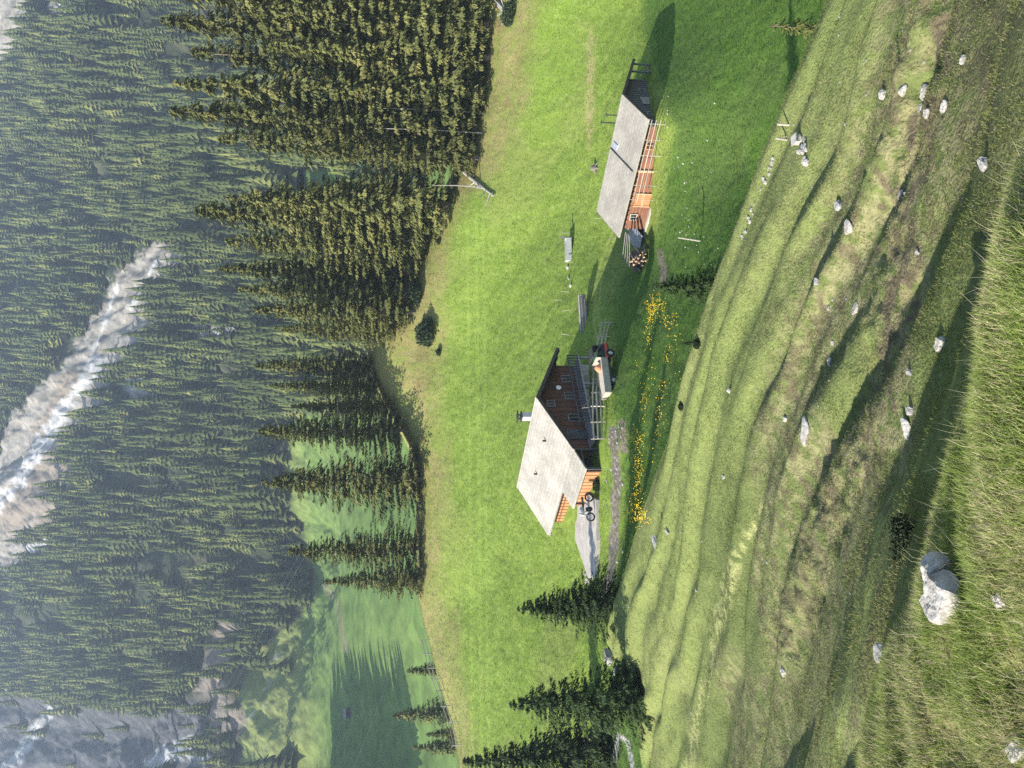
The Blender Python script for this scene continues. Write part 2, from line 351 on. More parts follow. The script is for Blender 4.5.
# terraced hillside: olive turf, dry lumps, brown soil
cb = np.ones(X.shape+(3,))*np.array((.105,.128,.040))
q = (24*X+28*Y)/36.9; wq = q + 2.2*(fbm(X*.11, Y*.11, 3, 3)-.5)*2; f = (wq/4.3) % 1.0
bank = np.where(f < .7, 0, 1)*1.
cb = mixc(cb, sstep(.45,.62,n2)*.35, (.15,.175,.055))
upper = sstep(45,-25, ix-np.interp(iy,[0,200,400,560,768],[880,830,750,690,700]))
cb = mixc(cb, upper*.8, (.172,.200,.060))
lump = sstep(.50,.62, fbm(X*.16+2, Y*.16+8, 71, 3))*(1-upper*.8)
cb = mixc(cb, lump*sstep(.42,.55,n4)*.8, (.225,.205,.10)); cb = mixc(cb, lump*sstep(.54,.66,fbm(X*3.1,Y*3.1,73,3))*.75, (.105,.080,.05))
cb = mixc(cb, sstep(.56,.7,fbm(X*.5,Y*.5,75,3))*.25*(1-upper), (.085,.10,.035))
lb_ = 1-sstep(6, 26, line_d(ix,iy,[(945,0),(925,120),(898,200),(905,280),(885,380),(858,470),(815,560),(795,640)])+(n2-.5)*30)
cb = mixc(cb, lb_*sstep(.38,.5,n4)*.75, (.20,.175,.085)); cb = mixc(cb, lb_*sstep(.5,.62,fbm(X*3.1,Y*3.1,73,3))*.85, (.098,.078,.05))
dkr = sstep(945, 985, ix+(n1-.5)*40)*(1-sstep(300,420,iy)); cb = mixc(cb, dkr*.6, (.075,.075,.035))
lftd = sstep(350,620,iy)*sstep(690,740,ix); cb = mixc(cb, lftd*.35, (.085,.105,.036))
band = (1-sstep(1.5, 9, line_d(ix,iy,[(768,505),(735,560),(715,640),(700,700),(690,768)])+(n2-.5)*16))
cb = mixc(cb, band*sstep(.4,.55,n4)*.8, (.30,.30,.12))
band = (1-sstep(1, 7, line_d(ix,iy,[(880,520),(868,590),(850,680),(832,768)])+(n2-.5)*8)); cb = mixc(cb, band*.6, (.21,.25,.07))
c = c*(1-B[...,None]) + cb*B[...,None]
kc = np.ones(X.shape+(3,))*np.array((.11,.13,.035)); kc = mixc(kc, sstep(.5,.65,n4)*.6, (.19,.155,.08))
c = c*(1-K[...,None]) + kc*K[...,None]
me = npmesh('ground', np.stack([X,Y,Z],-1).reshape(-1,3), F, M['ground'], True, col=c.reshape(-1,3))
tag(link('ground', me), kind='structure')

# ------------------------------------------------------------------ far mountain sheet
al2 = np.concatenate([np.linspace(-1.3,-.6,50)[:-1], np.linspace(-.6,.6,800), np.linspace(.6,1.3,50)[1:]])
X, Y, Z, F = polar(al2, np.linspace(math.log(160), math.log(1500), 1250), 0., far_h)
GUL = [(-20,545),(30,475),(70,405),(100,355),(130,305),(160,270),(188,250)]
def gull_w(ix): return np.interp(ix, [0,60,130,180], [44,25,25,15])
def far_masks(X, Y, Z):
    ix, iy = proj(X, Y, Z)
    nz = fbm(X*.03, Y*.03, 81, 4); nf = fbm(X*.12, Y*.12, 83, 5)
    g = line_d(ix, iy, GUL); gw = gull_w(ix)*1.15
    gully = 1-sstep(gw*.85, gw*1.0, g+(nz-.5)*22+(fbm(X*.4,Y*.3,89,3)-.5)*14)
    core = line_d(ix, iy, [(-20,530),(25,470),(70,400),(98,362)])
    core2 = line_d(ix, iy, [(92,372),(128,305),(150,265)])
    snow = np.maximum(1-sstep(4, 9, core+(nf-.5)*14), (1-sstep(.6,2.2,np.minimum(line_d(ix,iy,[(130,310),(155,262)]), line_d(ix,iy,[(40,445),(70,400),(98,340),(118,285)]))+(nf-.5)*5)))
    snow = np.maximum(snow, 1-sstep(2, 6, line_d(ix,iy,[(158,322),(182,300)])+(nf-.5)*8))
    snow = np.maximum(snow, 1-sstep(2, 5, line_d(ix,iy,[(148,372),(155,395)])+(nf-.5)*9))
    snow = np.maximum(snow, 1-sstep(2, 6, line_d(ix,iy,[(65,0),(50,30),(32,66)])+(nf-.5)*6))
    snow = np.maximum(snow, 1-sstep(2, 7, line_d(ix,iy,[(30,548),(60,538)])+(nf-.5)*8))
    snow = np.maximum(snow, 1-sstep(3, 9, line_d(ix,iy,[(55,705),(28,740),(8,768)])+(nf-.5)*10))
    snow = np.maximum(snow, 1-sstep(4, 13, line_d(ix,iy,[(155,762),(190,745),(198,758)])+(nf-.5)*16))
    snow = np.maximum(snow, 1-sstep(1, 5, line_d(ix,iy,[(2,686),(10,692)])+(nf-.5)*6))
    bare = np.maximum(gully, sstep(60,40, ix+iy*.55+(nz-.5)*30)*(iy<130))     # scree top right
    bare2 = (1-sstep(-8,8, -(ix-20)))*0
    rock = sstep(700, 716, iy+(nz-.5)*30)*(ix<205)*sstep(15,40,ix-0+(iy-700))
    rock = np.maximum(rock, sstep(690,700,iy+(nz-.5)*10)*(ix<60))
    cliff = 1-sstep(6,16, line_d(ix,iy,[(200,335),(232,335)])+(nz-.5)*26)
    cliff = np.maximum(cliff, 1-sstep(8,18, line_d(ix,iy,[(140,385),(165,380)])+(nz-.5)*20))
    stony = 1-sstep(8,30, line_d(ix,iy,[(10,520),(60,455),(50,510)])+(nz-.5)*20)
    stony = np.maximum(stony, 1-sstep(3,10, line_d(ix,iy,[(40,430),(70,378)])+(nz-.5)*16))
    stony = np.maximum(stony, (1-sstep(8,22, line_d(ix,iy,[(225,640),(205,690),(230,720)])+(nz-.5)*20)))
    # meadows on the valley floor
    mE = np.interp(iy, [350,420,480,540,580,620,650,700,768,900], [340,292,290,298,318,300,262,244,240,240])
    mead = sstep(-5, 5, ix-mE+(nz-.5)*22)*sstep(395,425,iy)
    mead = np.maximum(mead, 1-sstep(15,24, np.hypot((ix-345)*.45, (iy-182))+(nz-.5)*8))
    mead = np.maximum(mead, 1-sstep(8,16, np.hypot(ix-262, (iy-335)*.6)))
    mead = np.maximum(mead, (Y<300)*1.)
    return ix, iy, nz, nf, gully, snow, bare, rock, cliff, stony, mead
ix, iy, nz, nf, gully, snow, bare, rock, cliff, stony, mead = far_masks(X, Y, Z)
c = np.ones(X.shape+(3,))*np.array((.034,.042,.020))
c = mixc(c, sstep(.52,.65,nz)*.5, (.10,.09,.045))
c = mixc(c, mead, (.105,.165,.038)); c = mixc(c, mead*sstep(.45,.6,nz)*.5, (.135,.19,.048))
up_m = mead*(1-sstep(285,330,ix-(iy-650)*.05)); c = mixc(c, up_m*.75, (.19,.20,.06))
c = mixc(c, up_m*sstep(.6,.66,nf)*(1-sstep(8,30,line_d(ix,iy,[(245,600),(262,640),(240,660),(250,700)]))), (.4,.38,.33))
c = mixc(c, bare, (.26,.235,.195)); c = mixc(c, bare*sstep(.5,.62,fbm(X*.2+Y*.1,Y*.05,88,4))*.6, (.17,.15,.12))
c = mixc(c, stony, (.20,.165,.125)); c = mixc(c, cliff, (.27,.26,.24)); c = mixc(c, cliff*sstep(.48,.55,nf), (.13,.13,.125))
c = mixc(c, rock, (.062,.062,.062)); c = mixc(c, rock*sstep(.5,.6,nf)*.6, (.115,.112,.108))  # shade over the grey rock face is put into its darker colour
dirt = .5*(1-sstep(1,5,line_d(ix,iy,[(325,585),(338,605),(345,650)])+(nz-.5)*8)); c = mixc(c, dirt, (.19,.15,.10))
c = mixc(c, snow*sstep(.25,.4,fbm(X*.25,Y*.06,87,3))*.75, (.46,.45,.43))
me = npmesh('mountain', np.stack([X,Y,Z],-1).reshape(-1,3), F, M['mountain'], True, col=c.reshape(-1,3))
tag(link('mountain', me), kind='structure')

# ------------------------------------------------------------------ spruces
def spruce_crown(seed, h, r, levels, per, seg, leaf, shape=.8, low=.06, gap=.12):
    """whorls of drooping boughs, every bough a fan of many small needle sprays"""
    g = np.random.default_rng(seed); V = []
    for i in range(levels):
        u = (i+g.random()*.7)/levels; z0 = h*(low+(1-low)*u)
        L = r*(1-u)**shape*(.78+.34*g.random())+h*.006
        if u < .08: L *= .75
        nb = max(4, int(per*(1-.35*u)))
        a0 = g.random()*6.28
        for k in range(nb):
            if g.random() < gap: continue
            a = a0+6.283*k/nb+g.normal()*.22; l = L*(.62+.60*g.random()**1.5)
            dr = .42-.75*u+g.normal()*.08        # droops low down, lifts at the top
            ns = max(3, int(seg*(l/r)**.8))
            t = (np.arange(ns*3)+g.random(ns*3))/(ns*3); t = np.clip(t**.8, .08, 1)
            side = (g.random(ns*3)-.5)*2*.30*l*(1-t*.75)
            rad_ = t*l
            cx = math.cos(a); sx = math.sin(a)
            px = cx*rad_-sx*side; py = sx*rad_+cx*side
            pz = z0-dr*rad_*(1.05-.45*t)-np.abs(side)*.25-g.random(ns*3)*leaf*.9
            d = np.stack([cx*(.6+0*t)-sx*side/l*2, sx*(.6+0*t)+cx*side/l*2, -.25-.7*g.random(ns*3)], -1)
            d /= np.linalg.norm(d, axis=1)[:,None]
            w = np.cross(d, np.array([cx*.75, sx*.75, .8])+g.normal(size=(ns*3,3))*.38); w /= np.linalg.norm(w, axis=1)[:,None]+1e-9
            s = leaf*(.6+.8*g.random(ns*3))[:,None]
            p = np.stack([px,py,pz],-1)
            V.append(np.stack([p-d*s*.3, p+w*s*.26+d*s*.3, p+d*s, p-w*s*.26+d*s*.3], 1))
    V = np.concatenate(V).reshape(-1,3); Fc = np.arange(len(V)).reshape(-1,4)
    return V, Fc
def spruce_trunk(h, r0, seed, dead=0):
    g = random.Random(seed); b = MB()
    b.tube([(0,0,-1.2),(0,0,h*.1),(g.uniform(-.05,.05),0,h*.5),(0,0,h*.97)], [r0*1.2,r0,r0*.55,.02], 8)
    for i in range(26):
        z = h*(.05+.6*i/26); a = g.uniform(0,6.28); l = h*.05*g.uniform(.6,1.4)
        b.bar((0,0,z), (math.cos(a)*l, math.sin(a)*l, z-l*.25), .04*h/20)
    return b.mesh('trunk', M['bark'])
big = []
for k, (h, r, lv, pr, sg, lf, sh) in enumerate([(32,5.4,60,11,30,.40,.86),(32,4.8,64,11,28,.38,.8),(32,6.2,56,11,32,.42,.95),(32,4.4,62,10,26,.36,.75),(32,5.6,54,11,30,.42,1.0)]):
    V, Fc = spruce_crown(100+k, h, r, lv, pr, sg, lf, sh, gap=.26)
    big.append((npmesh('crown', V, Fc, M['needle']), spruce_trunk(h, .42, k), h))
mid = []
for k, (h, r, lv, pr, sg, lf, sh) in enumerate([(20,3.2,44,11,18,.36,.85),(20,3.7,46,12,18,.36,.9)]):
    V, Fc = spruce_crown(130+k, h, r, lv, pr, sg, lf, sh, gap=.14)
    mid.append((npmesh('crown', V, Fc, M['needle']), spruce_trunk(h, .3, k+20), h))
front = []
for k, (h, r, lv, pr, sg, lf, sh) in enumerate([(8,2.35,34,12,38,.15,.95),(8,2.6,34,12,38,.15,.85),(8,2.0,36,11,34,.14,1.0)]):
    V, Fc = spruce_crown(160+k, h, r, lv, pr, sg, lf, sh, low=.02, gap=.12)
    front.append((npmesh('crown', V, Fc, M['needle_dark']), spruce_trunk(h, .14, k+30), h))
sap = []
for k, (h, r, lv, pr, sg, lf) in enumerate([(2,.5,16,7,9,.085),(2,.62,18,8,10,.08)]):
    V, Fc = spruce_crown(190+k, h, r, lv, pr, sg, lf, .8, low=.03, gap=.2)
    sap.append((npmesh('crown', V, Fc, M['needle']), spruce_trunk(h, .04, k+40), h))
def spruce(kind, loc, h, label, group=None, wide=1., rz=None, name='spruce_tree', cmat=None):
    cme, tme, h0 = kind; s = h/h0
    o = empty(name, loc, R.uniform(0, 6.28) if rz is None else rz); tag(o, label, 'tree', group)
    cr = link('crown', cme, o, sc=(s*wide, s*wide, s)); link('trunk', tme, o, sc=(s, s, s))
    if cmat: cr.material_slots[0].link = 'OBJECT'; cr.material_slots[0].material = cmat
    return o
G1 = 'tall spruces at the upper edge of the meadow'
def by_tip(kind, tipx, iy, Y, basex, label, group=None, wide=1., iyb=None, **k):
    """stand a tree at distance Y so its foot is on the ground and its top reaches picture column tipx"""
    if Y >= 84 and iy < 200: Y = hit(min(basex,486)+4, iy, y0=60).y+ (Y-84)*.35
    d = ray(basex, iyb if iyb is not None else iy); x, y = d[0]*Y, Y; z = gz(x, y)
    dt = ray(tipx, iy); h = dt[2]*Y - z
    return spruce(kind, (x, y, z), h, label, group, wide, **k)
edge = [ # tip ix, iy, base ix, Y, wide, what sets it apart
 (150,12,488,90,1.0,'tall spruce at the outermost right end of the meadow wood'),
 (158,42,490,93,.95,'tall slender spruce standing second in from the right end of the meadow wood'),
 (240,26,492,86,1.0,'shorter spruce in front of two tall ones at the end of the meadow wood'),
 (186,70,486,97,1.0,'spruce rising right of the broad golden spruce'),
 (172,100,480,94,1.05,'broad tall spruce in the middle of the meadow wood with golden lit flank'),
 (165,126,476,100,.95,'tall narrow spruce just left of the broad golden one in the meadow wood'),
 (268,58,488,85,1.1,'front row spruce of the meadow wood with low boughs over the dry grass'),
 (300,96,482,86,1.0,'lower front spruce below the broad golden one, in front of the dark hollow'),
 (214,150,474,98,1.0,'spruce just right of the bright gap in the meadow wood, its top fading pale'),
 (262,128,478,90,1.05,'front spruce half hiding the tall narrow one in the middle of the meadow wood'),
 (296,158,480,89,.8,'slim spruce beside the bare white trunk above the fallen log'),
 (193,217,404,116,1.15,'dark broad spruce directly left of the bright gap in the wood'),
 (224,204,420,112,.8,'slim spruce squeezed into the gap edge beside the dark broad one'),
 (222,246,404,118,1.1,'dark spruce over the small bushes on the dry ridge'),
 (218,272,398,122,1.0,'tall spruce on the ridge behind the two round bushes'),
 (236,292,392,121,.9,'spruce on the ridge next left of the one behind the round bushes'),
 (252,312,400,118,1.0,'full spruce on the ridge whose skirts reach the top of the dry hump'),
 (273,330,400,122,.8,'short spruce filling the gap on top of the dry hump'),
 (252,366,386,128,1.0,'spruce behind the highest point of the dry hump'),
 (268,386,388,128,.9,'spruce just left of the highest point of the dry hump'),
 (290,406,392,126,.8,'low spruce crowded between two higher ones left of the dry hump'),
 (257,430,408,124,1.2,'broad dark spruce, leftmost of the unbroken row on the ridge'),
 (260,480,412,119,1.25,'lone pointed spruce with spreading skirts beside the first gap on the ridge'),
 (286,548,422,118,1.3,'taller spruce of the pair standing alone on the meadow ridge'),
 (322,578,424,117,1.1,'shorter spruce of the pair standing alone on the meadow ridge')]
for i, (tx, y_, bx, Yd, w_, lb) in enumerate(edge):
    by_tip(big[i % 5], tx, y_, Yd, bx, lb, G1, w_*(1.12 if i < 11 else 1.32))
# lower trees below the brow at the left, in the shade
for i, (tx, y_, Yd, w_, lb) in enumerate([(406,671,150,1.1,'small pale spruce behind the ridge fence'),(391,716,165,1.0,'grey green spruce beyond the lower end of the ridge fence, highest of its clump'),(412,748,160,1.1,'grey green spruce at the picture edge beyond the ridge fence'),(425,735,150,1.0,'low grey green spruce filling the clump beyond the ridge fence')]):
    d = ray(tx, y_); x = d[0]*Yd; z = gz(x, Yd); spruce(mid[i % 2], (x, Yd, z), d[2]*Yd-z, lb, 'spruces below the ridge', w_*1.25)
by_tip(front[0], 516, 619, 51, 628, 'dark young spruce standing alone left of the concrete terrace', None, 1.5, 604)
by_tip(front[1], 507, 722, 45.5, 655, 'dark bushy spruce on the hillside edge above the grey track', None, 1.15, 696)
by_tip(front[0], 606, 722, 44, 658, 'low bushy spruce pressed against the foot of the spruce above the grey track', None, 1.9, 700)
by_tip(front[2], 460, 745, 58, 600, 'dark spruce cut by the picture edge behind the bushy one', None, 1.3, 752)
by_tip(front[1], 652, 286, 40, 760, 'dark spruce rising from the hollow behind the hillside brow near the yellow flowers', None, 1.15, 288)
by_tip(front[0], 680, 343, 36, 745, 'small dark spruce top showing over the brow beside the larger one', None, 1.0, 344)
by_tip(sap[0], 769, 28, 27.5, 830, 'yellow green spruce sapling on the hillside brow at the upper picture corner', None, 1.15, 30, name='spruce_sapling')
by_tip(sap[1], 881, 77, 15.2, 934, 'small straggly spruce sapling among rocks on the hillside', None, 1.0, 75, name='spruce_sapling')

# ------------------------------------------------------------------ far forest on the mountain
def far_tree(seed, tiers=9, n=8):
    """a closed stack of ragged skirts, drooping at the tips"""
    g = np.random.default_rng(seed); V = []; Fc = []
    for i in range(tiers):
        u = i/tiers; z = .06+.86*u; L = .245*(1-u)**.85+.006; a0 = g.random()*6.28; top = min(1., z+.86/tiers*2.1)
        b = len(V); V.append((g.normal()*.004, g.normal()*.004, top)); m = 2*n
        for k in range(m):
            a = a0+6.283*k/m+g.normal()*.08; l = L*((.85+.45*g.random()) if k % 2 == 0 else (.42+.2*g.random()))
            V.append((math.cos(a)*l, math.sin(a)*l, z-(.035 if k % 2 == 0 else -.015)-g.random()*.012))
        for k in range(0, m, 2): Fc.append((b, b+1+(k-1) % m, b+1+k, b+1+(k+1) % m))
    return np.array(V), np.array(Fc)
FT = [far_tree(s, t, n) for s, t, n in ((1,9,6),(2,8,5),(3,10,6),(4,9,5))]
g = np.random.default_rng(5)
N = 18500
a_ = g.uniform(-.66,.62,N); Y_ = np.sqrt(g.uniform(330**2, 1050**2, N)); X_ = a_*Y_; Z_ = far_h(X_, Y_)
ix, iy, nz, nf, gully, snow, bare, rock, cliff, stony, mead = far_masks(X_, Y_, Z_)
dens = .40*sstep(.34,.50, fbm(X_*.03+5, Y_*.02, 91, 3)+.08)
dens = dens*(1-np.clip(np.maximum.reduce([gully, bare, snow, rock*.97]), 0, 1))*(1-.75*cliff)*(1-.8*stony)
mm = np.where((iy > 600) & (ix < 300), .97, 1.)
dens = dens*(1-mead*mm)
dens = dens*(Y_ > 330)
keep = g.random(N) < dens*1.7
X_, Y_, Z_, nz, ix, iy = X_[keep], Y_[keep], Z_[keep], nz[keep], ix[keep], iy[keep]
H_ = (15+20*g.random(len(X_))**1.3)*(.55+1.0*fbm(X_*.03+9, Y_*.03, 97, 3)); T_ = g.integers(0, 4, len(X_)); A_ = g.uniform(0, 6.28, len(X_)); W_ = g.uniform(.85,1.25,len(X_))
# tall spruces just past the picture's left edge throw the long shadows over the valley meadow
ex = [(-.548-.12*g.random(), 282+96*g.random(), 28+14*g.random()) for i in range(190)]
for a0, y0, h0 in ex:
    X_ = np.append(X_, a0*y0); Y_ = np.append(Y_, y0); Z_ = np.append(Z_, far_h(np.array([a0*y0]), np.array([float(y0)]))); nz = np.append(nz, .5)
    ix = np.append(ix, 300.); iy = np.append(iy, 900.); H_ = np.append(H_, h0); T_ = np.append(T_, int(y0) % 4); A_ = np.append(A_, y0); W_ = np.append(W_, 1.0)
tixs, tiys = proj(X_, Y_, Z_+H_)
limit = np.interp(iy, [0,160,200,280,340,400,430,470,500,520,600,640,768], [165,175,230,235,250,265,275,400,300,400,420,430,460])
vis = (iy > -5) & (iy < 773) & (tixs < limit-8) & (ix > 5)
order = np.argsort(np.where(vis, -H_/Y_, 9)); nsel = min(255, int(vis.sum())); sel = order[:nsel]
rest = np.setdiff1d(np.arange(len(X_)), sel)
ft_me = [npmesh('far_spruce', V, Fc, M['needle_far']) for V, Fc in FT]
def region(ix, iy):
    a = 'upper' if ix < 75 else ('middle' if ix < 150 else 'lowest')
    if iy < 130 and ix < 120: return 'far spruce in the dense slope wood beside the bare scree corner'
    if ix < 150 and iy < 240: return 'far spruce in the blue hazy slope wood above the meadow wood'
    if iy < 240: return 'far spruce seen low between the tops of the meadow wood'
    if iy < 330 and ix >= 120: return 'far spruce below the lower end of the scree gully' if ix < 185 else 'far spruce beside the pale cliff behind the ridge trees'
    if iy < 430 and ix < 130: return 'far spruce on the mountain along the upper side of the snow gully'
    if iy < 410: return 'far spruce just behind the ridge tree tops near the small cliff'
    if iy < 500: return 'far spruce in the %s slope belt right of the leftmost lone ridge spruce' % a
    if iy < 620 and ix < 130: return 'far spruce on the mountain just below the mouth of the snow gully'
    if iy < 560: return 'far spruce behind the lone pointed ridge spruce at the mountain foot'
    if iy < 620: return 'far spruce at the foot of the mountain above the valley meadow'
    if ix < 150: return 'far spruce high on the slope beside the grey rock face with snow'
    if ix < 225: return 'far spruce on the dark shaded slope above the small pasture'
    return 'far spruce dotted over the small valley pasture'
for i in sel:
    z = float(Z_[i]); o = link('spruce_tree', ft_me[T_[i]], None, (X_[i], Y_[i], z-.3), A_[i], (H_[i]*W_[i], H_[i]*W_[i], H_[i]))
    lb = region(ix[i], iy[i]); tag(o, lb, 'tree', lb.replace('far spruce', 'far spruces'))
Vs, Fs, n0 = [], [], 0
for t in range(4):
    r_ = rest[T_[rest] == t]; V, Fc = FT[t]; ca, sa = np.cos(A_[r_]), np.sin(A_[r_]); h = H_[r_][:,None]; w = (H_[r_]*W_[r_])[:,None]
    x = (V[None,:,0]*ca[:,None]-V[None,:,1]*sa[:,None])*w+X_[r_][:,None]; y = (V[None,:,0]*sa[:,None]+V[None,:,1]*ca[:,None])*w+Y_[r_][:,None]; z = V[None,:,2]*h+Z_[r_][:,None]-.3
    P = np.stack([x,y,z],-1).reshape(-1,3); nv = len(V)
    Fa = (Fc[None]+(np.arange(len(r_))*nv)[:,None,None]).reshape(-1,4)+n0; Vs.append(P); Fs.append(Fa); n0 += len(P)
me = npmesh('forest', np.concatenate(Vs), np.concatenate(Fs), M['needle_far'])
tag(link('forest', me), 'hazy mass of spruce forest covering the steep mountainside behind the huts', 'forest', kind='stuff')
print('far trees', len(X_), 'visible', int(vis.sum()))

# ------------------------------------------------------------------ house
def framed(root): return root
def plank_lines(b, x0, x1, y, z0, z1, step, d=.02, axis='x'):
    pass
def window(parent, cx, cz, w, h, face_x=None, face_y=None, sgn=-1, fm='palewood'):
    """a window lying in a wall plane; frame is the part, glass and shutters are its sub-parts"""
    b = MB(); t = .07
    def bx(B_, u0, u1, z0, z1, d0, d1):
        lo_, hi_ = min(d0,d1), max(d0,d1)
        if face_x is not None: B_.box(face_x+lo_, face_x+hi_, u0, u1, z0, z1)
        else: B_.box(u0, u1, face_y+lo_, face_y+hi_, z0, z1)
    for a in ((cx-w/2-t, cx-w/2), (cx+w/2, cx+w/2+t), (cx-.025, cx+.025)): bx(b, a[0], a[1], cz-h/2, cz+h/2, sgn*.004, sgn*.09)
    bx(b, cx-w/2-t, cx+w/2+t, cz+h/2+.001, cz+h/2+t, sgn*.004, sgn*.1); bx(b, cx-w/2-t-.04, cx+w/2+t+.04, cz-h/2-t, cz-h/2-.001, sgn*.004, sgn*.14)
    o = b.build('window', M[fm], parent)
    g_ = MB(); bx(g_, cx-w/2, cx+w/2, cz-h/2, cz+h/2, sgn*.003, sgn*.04); g_.build('pane', M['glass'], o)
    return o
HY = 2.272; A0 = Vector((-1.127, 66.0, -11.70)); HZ = -18.4
house = empty('alpine_house', (A0.x, A0.y, HZ), HY); tag(house, 'brown timber alpine house with pale shingle roof and orange sunlit side boards', 'house')
zr = A0.z-HZ; k_ = .442; w1, w2, Lh = 5.58, 5.83, 14.37; th = .22
def rz_(y): return zr-k_*abs(y)
rf = MB()
rf.hexa([(0,0,zr-th),(Lh,0,zr-th),(Lh,w1,zr-k_*w1-th),(0,w1,zr-k_*w1-th),(0,0,zr),(Lh,0,zr),(Lh,w1,zr-k_*w1),(0,w1,zr-k_*w1)])
rf.hexa([(Lh,-.001,zr-th),(0,-.001,zr-th),(0,-w2,zr-k_*w2-th),(Lh,-w2,zr-k_*w2-th),(Lh,-.001,zr),(0,-.001,zr),(0,-w2,zr-k_*w2),(Lh,-w2,zr-k_*w2)])
roof = rf.build('roof', M['roof'], house)
cap = MB(); cap.prism([(-.22,zr-.06),(0,zr+.05),(.22,zr-.06),(0,zr+.012)], 0, -.03, Lh+.03); cap.build('ridge_cap', M['roof'], roof)
for s_, ww in ((1,w1),(-1,w2)):
    for x0 in (-.05, Lh+.004):
        vb = MB(); vb.hexa([(x0,0,zr-th-.1),(x0+.046,0,zr-th-.1),(x0+.046,s_*ww,zr-k_*ww-th-.1),(x0,s_*ww,zr-k_*ww-th-.1),(x0,0,zr-.02),(x0+.046,0,zr-.02),(x0+.046,s_*ww,zr-k_*ww-.02),(x0,s_*ww,zr-k_*ww-.02)]); vb.build('bargeboard', M['roof_edge'], roof)
raf = MB()
for i in range(16):
    x = .25+i*(Lh-.5)/15
    for s_, ww in ((1,w1),(-1,w2)):
        a = (x, s_*(ww-1.3), rz_(ww-1.3)-th-.09); b_ = (x, s_*(ww-.05), rz_(ww-.05)-th-.09); raf.bar(a, b_, .12, .15)
raf.build('rafter_end', M['roof_edge'], roof)
gt = MB(); gt.bar((0,w1+.07,zr-k_*w1-.14),(Lh,w1+.07,zr-k_*w1-.2),.12,.12,6); gt.build('gutter', M['greywood'], roof)
def gable_poly(y0, y1, zb, lower=.26):
    return [(y0, zb), (y1, zb), (y1, rz_(y1)-lower), (0, zr-lower), (y0, rz_(y0)-lower)]
xw0, xw1, yR, yL = 1.5, 13.5, -5.0, 4.75
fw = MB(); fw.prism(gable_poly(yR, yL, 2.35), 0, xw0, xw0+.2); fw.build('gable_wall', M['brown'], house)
bl = MB()   # the board joints of the gable
for i in range(19):
    y = yR+.25+i*.52
    if y < yL-.1: bl.box(xw0-.018, xw0-.001, y-.03, y+.03, 2.4, rz_(y)-.35)
bl.build('batten', M['roof_edge'], house)
ms = MB(); ms.box(xw0+.02, xw1, yR+.02, yR+.25, 2.35, rz_(yR)-.3); ms.box(xw1-.2, xw1, yR+.25, yL-.25, 2.35, rz_(yL)-.3); ms.prism([(yR+.25,rz_(yL)-.3),(yL-.25,rz_(yL)-.3),(0,zr-.3)],0,xw1-.2,xw1)
ms.build('back_wall', M['brown'], house)
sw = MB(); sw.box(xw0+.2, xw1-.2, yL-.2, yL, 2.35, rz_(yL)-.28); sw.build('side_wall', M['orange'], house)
sb_ = MB()
for i in range(13):
    x = 6.7+i*.54; sb_.box(x-.035, x+.035, yL+.001, yL+.03, 2.4, rz_(yL)-.3)
sb_.box(6.6, 13.3, yL+.031, yL+.09, 3.2, 3.3); sb_.build('side_batten', M['redbrown'], house)
base = MB(); base.box(xw0-.05, xw1+.05, yR-.05, yL+.05, -2.5, 2.349); base.build('stone_basement', M['stone'], house)
# balcony deck on the gable with railing, and the steps
dk_ = MB(); dk_.box(-.15, xw0-.051, -4.9, 4.6, 2.16, 2.3)
for y in (-4.6,-1.5,1.6,4.4): dk_.box(-.1,.05,y-.08,y+.08,-1.5,2.159)
dk_.build('balcony_deck', M['greywood'], house)
rl = MB()
for i in range(24):
    y = -4.85+i*.33
    if -4.9 < y < 2.9: rl.box(-.1,-.04,y-.04,y+.04,2.31,3.2)
rl.box(-.13,-.01,-4.9,2.95,3.201,3.29); rl.build('balcony_railing', M['darkwood'], house)
stp = MB()
for i in range(9): stp.box(-1.15,-.2, 1.9-i*.32, 2.25-i*.32, 2.15-i*.27, 2.21-i*.27)
stp.bar((-.22,2.2,2.1),(-.22,-.9,-.3),.06,.25); stp.bar((-1.17,2.2,2.1),(-1.17,-.9,-.3),.06,.25); stp.bar((-1.17,2.2,3.1),(-1.17,-.9,.65),.08,.08)
for y,z in ((2.1,2.1),(.6,.95),(-.8,-.2)): stp.box(-1.21,-1.13,y-.04,y+.04,z,z+1.0)
stp.build('outside_stairs', M['greywood'], house)
for y, z, w, h in ((-3.3,3.25,.7,.85),(-1.3,3.25,.7,.85),(1.2,3.25,.7,.85),(-.4,5.1,.6,.6)): window(house, y, z, w, h, face_x=xw0, fm='greywood')
d_ = MB(); d_.box(xw0-.09,xw0-.019,2.5,3.5,2.32,4.15); dr = d_.build('door', M['darkwood'], house); h_ = MB(); h_.bar((xw0-.13,2.65,3.2),(xw0-.13,2.65,3.35),.04); h_.build('handle', M['metal'], dr)
dd = MB(); dd.box(xw0-.14,xw0-.051,-3.7,-2.2,-.3,1.75); dd.build('basement_door', M['greywood'], house)
pl = MB(); pl.tube([(xw0-.1,-2.25,4.15),(xw0-.02,-2.25,4.15)],[.24,.24],16); pl.build('round_plaque', M['white'], house)
pb = MB(); pb.box(xw0-.12,xw0-.052,-.9,.5,.9,1.55); pb.build('white_board', M['white'], house)
# shallow shelf and bench
sh_ = MB(); sh_.box(xw0-.5,xw0-.06,1.2,3.6,.2,.3); sh_.box(xw0-.5,xw0-.4,1.3,1.4,-1,.199); sh_.box(xw0-.5,xw0-.4,3.4,3.5,-1,.199); sh_.box(xw0-.4,xw0-.06,1.25,3.5,1.1,1.16); sh_.build('bench', M['greywood'], house)
